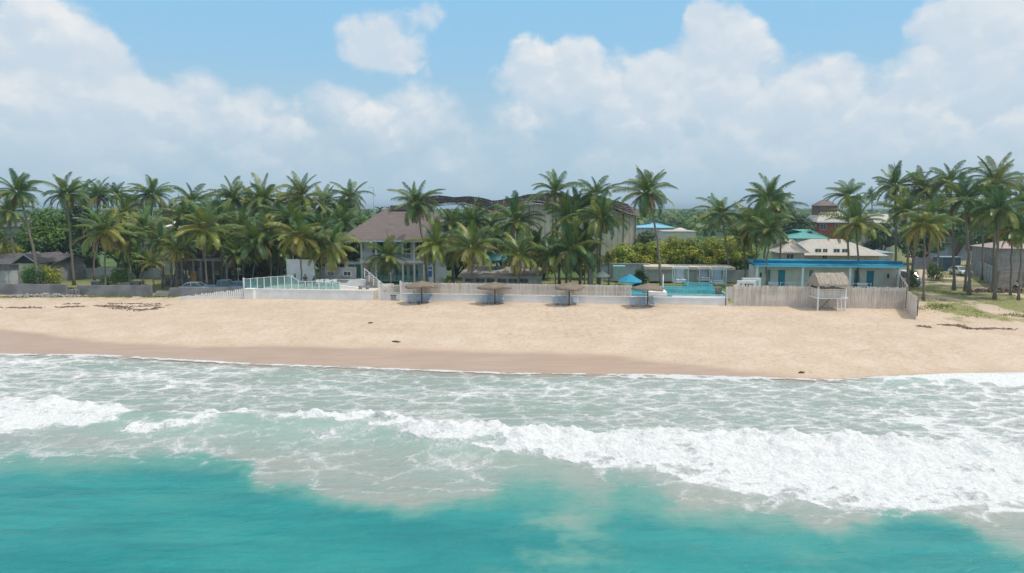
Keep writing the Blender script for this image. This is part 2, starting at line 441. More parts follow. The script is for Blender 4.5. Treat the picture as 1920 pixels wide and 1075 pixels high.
# ---------------------------------------------------------------- the sea
CREST = [(-900, 742), (-300, 742), (0, 748), (120, 754), (230, 768), (380, 774), (580, 776), (700, 780), (800, 796), (1000, 808), (1200, 812), (1500, 820), (1700, 826), (1920, 836), (2300, 850), (2900, 870)]
HGT = lambda u: np.interp(u, [-500, 0, 230, 500, 800, 1100, 1500, 1920, 2400], [.9, .8, .8, .95, 1.1, 1.15, 1.2, 1.1, 1.0])
_cw = np.array([tuple(G(a, b, float(HGT(a)))[:2]) for a, b in CREST]); crestY = lambda x: np.interp(x, _cw[:, 0], _cw[:, 1])
C2 = [(1500, 716), (1600, 704), (1700, 700), (1800, 698), (1850, 692), (1920, 688), (2300, 684), (2900, 680)]
_c2 = np.array([tuple(G(a, b, .45)[:2]) for a, b in C2]); crest2Y = lambda x: np.interp(x, _c2[:, 0], _c2[:, 1])

def sea_fields(X, Y):
    cy = crestY(X) + fbm(X * .22, X * 0 + 3, 33, 3) * .8
    u0, v0 = proj(X, Y, np.zeros_like(X))
    h = HGT(u0) * (1 + .18 * fbm(X * .15, X * 0, 8, 2))
    d = Y - cy
    ridge = np.where(d > 0, np.exp(-(d / 1.1) ** 2), .62 * np.exp(-(d / 2.3) ** 2) + .38 * np.exp(-(d / 5.5) ** 2))
    Z = h * ridge
    d2 = Y - crest2Y(X) + fbm(X * .3, X * 0, 3, 3) * .5
    amp2 = .42 * sst(u0, 1560, 1680)
    Z = Z + amp2 * np.where(d2 > 0, np.exp(-(d2 / .6) ** 2), np.exp(-(d2 / 1.6) ** 2))
    near = sst(Y, 46, 30)                                   # swell on the open side
    sw = fbm(X * .10 + Y * .03, Y * .33, 41, 3)
    Z = Z + (.06 + near * .10) * sw + .035 * fbm(X * .55, Y * 1.1, 42, 3) * (1 - sst(Y - shoreY(X), -6, -1) * .8)
    Z = Z + .05 * sst(shoreY(X) - Y, 12, 3) * fbm(X * .3, Y * .5, 43, 2)
    edge = shoreY(X) - Y
    Z = Z + .34 * sst(u0, 1600, 1740) * np.exp(-((edge - 1.4) / .9) ** 2)
    Z = Z * sst(edge, -.6, 3.0) + .02
    # where things are on the water (edges of the foam and silt as they lie on the surface)
    u, v = proj(X, Y, Z)
    wu = fbm(X * .35, Y * .35, 50, 4); wv = fbm(X * .35, Y * .35, 60, 4)
    w2 = fbm(X * 1.2, Y * 1.2, 70, 4)
    uu = u + wu * 40; vv = v + wv * 16 + w2 * 7
    foam = np.zeros_like(X)
    # the main breaker
    bot = poly1([(540, 772), (600, 786), (700, 800), (830, 828), (960, 855), (1080, 872), (1200, 888), (1300, 908), (1420, 932), (1560, 952), (1700, 962), (1850, 962), (1920, 958), (2400, 960)])(uu)
    thick = sst(uu, 545, 640)
    main = sst(bot - vv, -7, 9) * thick * sst(1.25 - d + .35 * wu, -.1, .5)
    body = .93 + .34 * fbm(X * .5, Y * .9, 77, 5) + .22 * fbm(X * .16, Y * .5, 79, 3) - .26 * sst(bot - vv, 46, 4) - .10 * sst(bot - vv, 90, 40)
    foam = np.maximum(foam, main * body * 1.12)
    crestline = np.exp(-((d - .15) / .75) ** 2) * sst(uu, 500, 580)
    foam = np.maximum(foam, crestline * (1.12 + .2 * w2))
    # the spent end on the left
    btl = poly1([(-400, 830), (0, 818), (120, 806), (200, 792), (260, 772), (330, 766)])(uu)
    left = sst(btl - vv, -8, 16) * (1 - sst(uu, 215, 330)) * sst(1.3 - d + .4 * wu, -.1, .6)
    foam = np.maximum(foam, left * (.80 + .35 * fbm(X * .5, Y * .8, 78, 5)))
    # splash half way along
    t = (uu - 200) / 190.0
    spl = np.exp(-(((vv - (818 - 40 * t)) / 13) ** 2)) * sst(uu, 195, 250) * (1 - sst(uu, 370, 430)) * sst(2.2 - d, 0, .6)
    foam = np.maximum(foam, spl * (.95 + .5 * w2))
    mist = np.exp(-((d - .1) / .8) ** 2) * (sst(uu, 270, 340) * (1 - sst(uu, 520, 620)))
    foam = np.maximum(foam, mist * (.80 + .7 * wu))
    # loose streaks on the back of the wave
    back = sst(uu, 180, 330) * (1 - sst(uu, 880, 1050)) * sst(vv, 775, 800) * (1 - sst(vv, 880, 960))
    foam = np.maximum(foam, back * (.20 + .22 * fbm(X * .25, Y * .3, 81, 3)))
    foam = np.maximum(foam, .30 * sst(uu, -200, 0) * (1 - sst(uu, 380, 560)) * np.exp(-((vv - 842) / 22) ** 2))
    tail = np.exp(-np.clip(vv - bot, 0, 200) / 22) * sst(uu, 1050, 1180) * (1 - sst(uu, 1900, 2000))
    foam = np.maximum(foam, tail * .36)
    # lace between the breaker and the beach
    lace = sst(d, .9, 2.2) * (.32 + .34 * fbm(X * .10, Y * .22, 90, 5))
    lace = lace + sst(d, .9, 2) * (.16 * sst(u, 1500, 1800) + .12 * (1 - sst(u, 100, 420)))
    foam = np.maximum(foam, lace)
    # swash edge and the little wave on the right
    thin = np.exp(-((edge - .15) / .40) ** 2)
    foam = np.maximum(foam, thin * (.80 + .5 * fbm(X * .4, Y * .2, 91, 3)))
    wash = np.exp(-((edge - .8) / 1.0) ** 2) * np.clip(np.exp(-((u - 1350) / 130) ** 2) + .8 * np.exp(-((u - 1180) / 90) ** 2), 0, 1)
    foam = np.maximum(foam, wash * .8)
    c2 = np.exp(-((d2 - .25) / .85) ** 2) * sst(u, 1590, 1700)
    foam = np.maximum(foam, c2 * 1.15)
    rim = sst(u, 1590, 1700) * sst(edge + .5 * w2, -.2, .35) * (1 - sst(edge + .8 * wu, 1.9 + 1.2 * sst(u, 1780, 1900), 2.9 + 1.6 * sst(u, 1780, 1900)))
    foam = np.maximum(foam, rim * 1.05)
    foam = np.maximum(foam, sst(u, 1780, 1900) * sst(d2, -3.4, -1.5) * .62)
    # lumps of froth
    Z = Z + sst(foam, .6, .95) * (.34 * np.abs(fbm(X * .7, Y * .8, 95, 5)) + .75 * np.clip(fbm(X * .75, Y * 1.3, 96, 5) + .08, 0, 1) * np.exp(-(d / 1.2) ** 2)) * sst(edge, .5, 4)
    # silt in the water
    sb = poly1([(-600, 905), (-100, 880), (0, 872), (180, 872), (330, 868), (420, 868), (455, 884), (490, 908), (560, 928), (640, 942), (760, 962), (860, 955), (950, 925), (1010, 918), (1060, 950), (1110, 950), (1160, 920),
                (1240, 930), (1290, 955), (1370, 972), (1460, 975), (1530, 992), (1600, 975), (1660, 962), (1740, 962), (1800, 982), (1870, 1022), (1960, 1045), (2300, 1010), (2900, 1000)])
    su = u + fbm(X * .22, Y * .22, 101, 6, .6) * 130; svv = v + fbm(X * .25, Y * .25, 102, 7, .65) * 34 - 8 * sst(u, 1150, 1300)
    soft = np.interp(u, [0, 400, 520, 700, 900, 1000, 1150, 1250, 1600, 1900], [46, 40, 26, 20, 36, 75, 70, 40, 24, 36])
    turb = np.clip((sb(su) - svv) / soft * .5 + .5, 0, 1); turb = turb * turb * (3 - 2 * turb)
    wisp = sst(fbm(X * .16, Y * .2, 105, 6, .62), -.05, .42)
    cen = np.exp(-((u - 1030 + 60 * fbm(X * .3, Y * .3, 107, 4)) / 120) ** 2) * .62 + sst(u, 1780, 1960) * .5 * sst(v, 960, 1040) + .22 * np.exp(-((u - 1500) / 260) ** 2) + .12
    turb = np.clip(turb + wisp * cen * (1 - turb), 0, 1)
    turb = turb * (.93 + .07 * wu)
    brown = sst(fbm(X * .11, Y * .28, 110, 4), .10, .5) * sst(uu, 60, 250)
    brown = np.clip(brown + .5 * np.exp(-((d + 6.0) / 3.2) ** 2) * sst(u, 800, 1100), 0, 1)
    grn = np.exp(-((d + 1.4) / 1.9) ** 2) * (1 - sst(u, 900, 1200)) + np.exp(-((d2 + 1.2) / .9) ** 2) * sst(u, 1500, 1650) * .8
    foam = foam * np.where(v > 850, .15 + .85 * sst(turb, .25, .8), 1)
    grn = np.clip(grn + .55 * sst(d, 1.0, 3.0) * (.6 + fbm(X * .15, Y * .3, 112, 3)), 0, 1)
    depth = Z - land(X, Y)
    foam = foam * sst(edge, -1.6, -.2) 
    return Z, {'foam': foam, 'turb': turb, 'brown': brown, 'grn': grn, 'deep': sst(depth, -.01, .30)}

def sea_material():
    m = bpy.data.materials.new('sea_water'); m.use_nodes = True; N = NT(m.node_tree); b = N.n['Principled BSDF']; out = N.n['Material Output']
    p = N.pos()
    foamd, turb, brown, grn = N.attr('foam'), N.attr('turb'), N.attr('brown'), N.attr('grn')
    deepc = N.mix(N.ss(N.noise(N.v('MULTIPLY', p, (.5, 1, 1)), .22, 4, .55), .35, .65), (.016, .245, .245), (.03, .30, .285))
    deepc = N.mix(N.m('MULTIPLY', N.ss(N.noise(p, .12, 5, .6), .48, .7), .5), deepc, (.07, .32, .275))
    silt = N.mix(N.ss(N.noise(N.v('MULTIPLY', p, (.35, 1, 1)), .5, 5, .6), .35, .65), (.36, .375, .335), (.31, .37, .335))
    silt = N.mix(N.m('MULTIPLY', brown, .32), silt, (.41, .385, .325))
    silt = N.mix(N.m('MULTIPLY', grn, .8), silt, (.34, .46, .39))
    deepc = N.mix(N.ss(N.noise(N.v('MULTIPLY', p, (.12, .9, 1)), .9, 5, .6), .42, .70, 0, .55), deepc, (.012, .195, .20))
    c = N.mix(N.ss(turb, .45, 1), N.mix(N.ss(turb, 0, .55), deepc, (.13, .34, .29)), silt)
    # foam lace
    wp = N.v('ADD', p, N.v('MULTIPLY', N.v('SUBTRACT', N.noise(p, .8, 4, .6, col=True), (.5, .5, .5)), (1.5, 1.1, 0)))
    wp2 = N.v('ADD', p, N.v('MULTIPLY', N.v('SUBTRACT', N.noise(p, 2.3, 4, .65, col=True), (.5, .5, .5)), (.8, .6, 0)))
    e1 = N.vor(N.v('MULTIPLY', wp, (.36, .62, 0)), 1.0, 'DISTANCE_TO_EDGE'); e2 = N.vor(N.v('MULTIPLY', wp2, (.95, 1.5, 0)), 1.0, 'DISTANCE_TO_EDGE')
    r1 = N.ss(e1, 0.0, .17, 1.0, 0.0, 'LINEAR'); r2 = N.ss(e2, 0.0, .20, 1.0, 0.0, 'LINEAR')
    rn = N.m('SUBTRACT', 1.0, N.m('MULTIPLY', N.m('ABSOLUTE', N.m('SUBTRACT', N.noise(N.v('MULTIPLY', wp2, (.7, 1.6, 0)), 1.1, 6, .62), .5)), 5.5), clamp=True)
    n5 = N.noise(p, 5.0, 5, .7); n1 = N.noise(N.v('MULTIPLY', p, (.6, 1.6, 1)), .42, 5, .65)
    pat = N.m('ADD', N.m('MULTIPLY', r1, .46), N.m('ADD', N.m('MULTIPLY', r2, .30), N.m('MULTIPLY', rn, .34)))
    pat = N.m('ADD', pat, N.m('MULTIPLY', N.m('SUBTRACT', n1, .5), 1.0))
    pat = N.m('ADD', pat, N.m('MULTIPLY', N.m('SUBTRACT', n5, .5), .30))
    tot = N.m('ADD', foamd, N.m('MULTIPLY', pat, .72))
    fo = N.ss(tot, .60, 1.10)
    veil = N.ss(tot, .40, .95, 0, .22)
    fo = N.m('MAXIMUM', fo, N.m('MULTIPLY', veil, N.ss(foamd, .08, .3)))
    fo = N.m('MULTIPLY', fo, N.ss(foamd, .02, .12))
    foamc = N.mix(N.ss(n5, .35, .65), (.78, .785, .77), (.93, .92, .90))
    c = N.mix(fo, c, foamc)
    N.put(b.inputs['Base Color'], c)
    N.put(b.inputs['Roughness'], N.ss(fo, 0, .6, .16, .8)); b.inputs['IOR'].default_value = 1.33
    N.put(b.inputs['Specular IOR Level'], N.ss(fo, 0, .8, .5, .15))
    rip = N.noise(N.v('MULTIPLY', p, (.7, 1.8, 1)), 1.3, 6, .62, .4); rip2 = N.noise(N.v('MULTIPLY', p, (1, 1.8, 1)), 6.5, 4, .6)
    h = N.m('ADD', N.m('ADD', N.m('MULTIPLY', rip, .9), N.m('MULTIPLY', rip2, .16)), N.m('MULTIPLY', N.m('MULTIPLY', fo, fo), N.m('ADD', .30, N.m('MULTIPLY', n5, .9))))
    N.l.new(N.bump(h, .75, .26), b.inputs['Normal'])
    tr = N.node('ShaderNodeBsdfTransparent'); mx = N.node('ShaderNodeMixShader')
    N.put(mx.inputs[0], N.m('MAXIMUM', N.attr('deep'), N.m('MULTIPLY', fo, .9))); N.l.new(tr.outputs[0], mx.inputs[1]); N.l.new(b.outputs[0], mx.inputs[2])
    N.l.new(mx.outputs[0], out.inputs[0])
    return m
sx = lines((-1500, -90, 30), (-90, -50, .6), (-50, 50, .11), (50, 90, .6), (90, 1500, 30))
sy = lines((-1200, 8, 24), (8, 18, .35), (18, 64, .11))
sea = grid_mesh('sea', sx, sy, sea_fields, sea_material()); tag(sea, kind='structure')
# ---------------------------------------------------------------- leaves
def leaf_material(name, rough=.55, trans=.28, dark=(.05, .10, .03)):
    m = bpy.data.materials.new(name); m.use_nodes = True; N = NT(m.node_tree); b = N.n['Principled BSDF']; out = N.n['Material Output']
    c = N.attr('Col', 'Color')
    f = N.noise(N.coord('Object'), 1.4, 4, .6)
    c = N.mix(N.ss(f, .3, .7, .35, 0), c, N.mix(1.0, c, (.55, .7, .5), 'MULTIPLY'))
    N.put(b.inputs['Base Color'], c); b.inputs['Roughness'].default_value = rough; b.inputs['Specular IOR Level'].default_value = .35
    t = N.node('ShaderNodeBsdfTranslucent'); N.put(t.inputs[0], N.mix(1.0, c, (1.0, 1.05, .5), 'MULTIPLY'))
    mx = N.node('ShaderNodeMixShader'); mx.inputs[0].default_value = trans
    N.l.new(b.outputs[0], mx.inputs[1]); N.l.new(t.outputs[0], mx.inputs[2]); N.l.new(mx.outputs[0], out.inputs[0])
    return m
M_FROND = leaf_material('palm_leaf', .36, .24)
M_LEAF = leaf_material('broad_leaf', .5, .25)
M_TRUNK = mat('palm_trunk_bark', (.27, .225, .18), .9, .25, 6, .5, 25, stretch=(1, 1, 3))
M_BARK = mat('tree_bark', (.17, .13, .10), .9, .25, 4, .5, 20)
M_DRY = leaf_material('dry_palm_leaf', .7, .15)

def colour_mesh(me, cols):       # one colour per face
    l = me.color_attributes.new('Col', 'FLOAT_COLOR', 'CORNER')
    arr = np.empty((len(me.loops), 4), np.float32); k = 0
    for p, c in zip(me.polygons, cols):
        n = p.loop_total; arr[p.loop_start:p.loop_start + n, :3] = c; arr[p.loop_start:p.loop_start + n, 3] = 1
    l.data.foreach_set('color', arr.ravel())

def frond(V, Fc, C, rnd, az, el0, L, droop, colr, width=1.0, dead=False):
    n = 9; pts = []; p = Vector((math.cos(az) * .12, math.sin(az) * .12, 0)); ds = []
    side_bend = rnd.uniform(-.45, .45)
    for i in range(n + 1):
        t = i / n; el = el0 - droop * t ** 1.35; a = az + side_bend * t * t
        d = Vector((math.cos(a) * math.cos(el), math.sin(a) * math.cos(el), math.sin(el)))
        pts.append(p.copy()); ds.append(d); p = p + d * (L / n)
    def at(t):
        x = t * n; i = min(int(x), n - 1); f = x - i
        return pts[i].lerp(pts[i + 1], f), ds[i].lerp(ds[min(i + 1, n)], f).normalized()
    # rachis: a narrow three-sided strip
    k0 = len(V)
    for i in range(n + 1):
        w = .055 * (1 - i / n) + .012; d = ds[i]; s = d.cross(Vector((0, 0, 1)))
        s = s.normalized() if s.length > 1e-3 else Vector((1, 0, 0))
        up = s.cross(d)
        V += [pts[i] + s * w, pts[i] - s * w, pts[i] - up * w * 1.2]
    rc = tuple(min(1, x) for x in (colr[0] * 1.9 + .05, colr[1] * 1.5 + .04, colr[2] * 1.2 + .01))
    for i in range(n):
        a = k0 + i * 3
        for q, r in ((0, 1), (1, 2), (2, 0)):
            Fc.append((a + q, a + r, a + r + 3, a + q + 3)); C.append(rc)
    m = 48
    roll = rnd.uniform(-.5, .5)
    for j in range(m):
        t = .13 + .87 * (j + rnd.uniform(-.3, .3)) / m
        t = min(max(t, .1), .995); o, d = at(t)
        s = d.cross(Vector((0, 0, 1))); s = s.normalized() if s.length > 1e-3 else Vector((1, 0, 0)); up = s.cross(d)
        ll = L * (.25 * math.sin(math.pi * min(1, (t * .86 + .10))) ** .7 + .015) * rnd.uniform(.85, 1.1)
        for sg in (-1, 1):
            if rnd.random() < (.25 if dead else .05): continue
            lift = (.22 if not dead else -.6) + roll * sg * .5
            dirn = (s * sg * .80 + d * (.40 + .5 * t) + up * lift).normalized()
            tip = (dirn + Vector((0, 0, -1)) * rnd.uniform(.8, 1.7) * (1.4 if dead else 1)).normalized()
            a = o; b = o + dirn * ll * .5; c = b + tip * ll * .5
            w = d * (.023 * width * L / 4.2 + .006)
            k = len(V); V += [a - w, a + w, b + w * 1.25, b - w * 1.25, c]
            g = rnd.uniform(.78, 1.2); h = tuple(x * g for x in colr)
            Fc.append((k, k + 1, k + 2, k + 3)); C.append(h)
            Fc.append((k + 3, k + 2, k + 4)); C.append(h)

GREEN = [(.085, .175, .055), (.12, .205, .045), (.065, .145, .065), (.20, .235, .05)]
YELLOW = [(.52, .43, .07), (.38, .37, .06), (.58, .40, .11)]
BROWN = [(.24, .16, .085), (.19, .125, .07), (.30, .22, .13)]
def crown_mesh(seed, style):
    rnd = random.Random(seed); V = []; Fc = []; C = []; Vd = []; Fd = []; Cd = []
    n = {'green': 34, 'yellow': 31, 'young': 20, 'far': 28, 'airy': 24}[style]
    for i in range(n):
        q = i / (n - 1); az = i * 2.39996 + rnd.uniform(-.5, .5)
        el = R(84) - R(122) * q ** .8 + rnd.uniform(-.28, .28)
        if style == 'young': el = R(84) - R(80) * q + rnd.uniform(-.12, .12)
        L = 4.2 * (.80 + .25 * math.sin(math.pi * min(1, q + .15))) * rnd.uniform(.78, 1.12)
        droop = R(46) + R(44) * q + rnd.uniform(-.45, .45)
        base = rnd.choice(GREEN)
        yk = {'green': .10, 'yellow': .55, 'young': .45, 'far': .05, 'airy': .12}[style] * q * 1.3 + rnd.uniform(-.1, .1)
        yk = min(max(yk, 0), 1); y = rnd.choice(YELLOW)
        colr = tuple(a * (1 - yk) + b * yk for a, b in zip(base, y))
        frond(V, Fc, C, rnd, az, el, L, droop, colr)
    for i in range({'green': 4, 'yellow': 4, 'young': 2, 'far': 2, 'airy': 3}[style]):
        frond(Vd, Fd, Cd, rnd, rnd.uniform(0, 6.28), R(-25) + rnd.uniform(-.3, .2), 2.9 * rnd.uniform(.8, 1.1), R(55), rnd.choice(BROWN), dead=True)
    me = bpy.data.meshes.new('palm_crown'); me.from_pydata(V, [], Fc); colour_mesh(me, C); me.materials.append(M_FROND)
    md = bpy.data.meshes.new('palm_dead_fronds'); md.from_pydata(Vd, [], Fd); colour_mesh(md, Cd); md.materials.append(M_DRY)
    nuts = MB()
    for i in range(7):
        a = rnd.uniform(0, 6.28); r = .26 + rnd.uniform(0, .08); z = -.22 - rnd.uniform(0, .2)
        prof = [(.001, -.15), (.10, -.11), (.14, 0), (.10, .11), (.001, .15)]
        nuts.lathe(prof, 7, (math.cos(a) * r, math.sin(a) * r, z)); nuts.bar((0, 0, -.05), (math.cos(a) * r, math.sin(a) * r, z), .03)
    return me, md, nuts.mesh('coconuts', mat('green_coconut', (.16, .15, .05), .5, .2, 5), True)
CROWNS = {k: [crown_mesh(s, k) for s in v] for k, v in {'green': (1, 2, 3, 4, 5, 6), 'yellow': (11, 12, 13), 'young': (21, 22), 'far': (31,), 'airy': (41, 42, 43)}.items()}

def palm(label, cx, cy, r, bx, Y, style='green', lean=0.0, group='coconut palms along the beach front', gzv=None, parts=True):
    """crown centre pixel, crown radius in pixels, foot pixel x, distance Y"""
    k = random.Random(int(cx * 7 + cy * 13 + Y)); z0 = gz(Xat(bx, 500, Y), Y) if gzv is None else gzv
    top = P(cx, cy, Y); foot = Vector((P(bx, 510, Y).x, Y, z0 - .05)); top.y += k.uniform(-.5, .5)
    t = thing('palm_tree', label, 'palm tree', foot, 0, group)
    H = top - foot; n = 9; pts = []
    for i in range(n + 1):
        q = i / n; w = q ** (1.35 if lean == 0 else lean)
        pts.append(Vector((H.x * w, H.y * w, H.z * q)) + Vector((math.sin(q * 3.1) * .12 * k.uniform(-1, 1), 0, 0)))
    b = MB(); th = max(.11, min(.19, H.z * .017)); rr = [th * (1.55 if i == 0 else 1.0 - .38 * i / n) for i in range(n + 1)]
    b.tube(pts, rr, 8); b.build('trunk', M_TRUNK, t, True)
    me, md, nuts = k.choice(CROWNS[style]); s = Wm(r, Y) / 3.22
    c = link_mesh('crown', me, t); c.location = pts[-1]; c.scale = (s, s, s * k.uniform(.95, 1.08)); c.rotation_euler = (k.uniform(-.2, .2), k.uniform(-.2, .2), k.uniform(0, 6.28))
    if parts:
        d = link_mesh('dead_fronds', md, t); d.location = pts[-1]; d.scale = (s, s, s); d.rotation_euler = (0, 0, k.uniform(0, 6.28))
        if style != 'young':
            d = link_mesh('coconut_cluster', nuts, t); d.location = pts[-1]; d.scale = (s, s, s)
    return t

def leaf_cloud(clumps, n, size, rnd, cols, name='crown', parent=None, flat=.0, up=.35):
    """clumps: (centre, radii); leaves sit through the outer part of each clump"""
    V = []; Fc = []; C = []
    wts = [c[1][0] * c[1][1] + c[1][1] * c[1][2] for c in clumps]; tot = sum(wts)
    for (ce, ra), w in zip(clumps, wts):
        shade = rnd.uniform(.8, 1.2); base = rnd.choice(cols)
        for _ in range(int(n * w / tot)):
            d = Vector((rnd.gauss(0, 1), rnd.gauss(0, 1), rnd.gauss(0, 1))).normalized(); q = rnd.uniform(.35, 1) ** .5
            f = mnoise.noise(Vector(ce) * 3 + d * 2.1) * .30
            if f < -.12 and rnd.random() < .6: continue
            p = Vector((ce[0] + d.x * ra[0] * (q + f), ce[1] + d.y * ra[1] * (q + f), ce[2] + d.z * ra[2] * (q + f)))
            nrm = (d + Vector((rnd.uniform(-.8, .8), rnd.uniform(-.8, .8), rnd.uniform(-.3, .9) + up))).normalized()
            a = nrm.cross(Vector((rnd.uniform(-1, 1), rnd.uniform(-1, 1), rnd.uniform(-1, 1)))).normalized(); b = nrm.cross(a)
            s = size * rnd.uniform(.6, 1.3); k = len(V)
            V += [p - a * s, p - b * s * .55, p + a * s, p + b * s * .55]
            Fc.append((k, k + 1, k + 2, k + 3)); g = shade * rnd.uniform(.75, 1.25); C.append(tuple(x * g for x in base))
    me = bpy.data.meshes.new(name); me.from_pydata(V, [], Fc); colour_mesh(me, C); me.materials.append(M_LEAF)
    return link_mesh(name, me, parent)

def tree(name, label, cat, x, y, h, rad, seed, cols, n=2600, leaf=.22, trunk_h=.35, group=None, z=None, clumps=9, squash=.75):
    rnd = random.Random(seed); z = gz(x, y) if z is None else z
    t = thing(name, label, cat, (x, y, z), 0, group); b = MB(); cl = []
    ch = h * (1 - trunk_h)
    for i in range(clumps):
        a = i * 2.4 + rnd.uniform(-.4, .4); q = math.sqrt((i + .5) / clumps); rr = rad * q * .72; zz = h * trunk_h + ch * (.30 + .48 * (1 - q) + rnd.uniform(-.08, .14))
        c = Vector((math.cos(a) * rr, math.sin(a) * rr, zz)); s = rad * rnd.uniform(.34, .52)
        cl.append((c, (s, s, s * squash)))
        b.tube([(0, 0, h * trunk_h * .7), (c * .5 + Vector((0, 0, h * trunk_h * .35))), c], [h * .02 + .04, h * .014 + .02, .02], 5)
    b.tube([(0, 0, -.1), (rnd.uniform(-.1, .1), 0, h * trunk_h * .5), (0, 0, h * trunk_h)], [h * .035 + .06, h * .03 + .03, h * .022 + .03], 8)
    b.build('trunk', M_BARK, t, True)
    leaf_cloud(cl, n, leaf, rnd, cols, 'crown', t)
    return t
OLIVE = [(.26, .32, .035), (.36, .39, .035), (.44, .42, .04)]
DARKG = [(.055, .12, .04), (.075, .15, .04), (.045, .10, .05)]
MIDG = [(.10, .20, .04), (.15, .26, .04), (.08, .16, .05)]

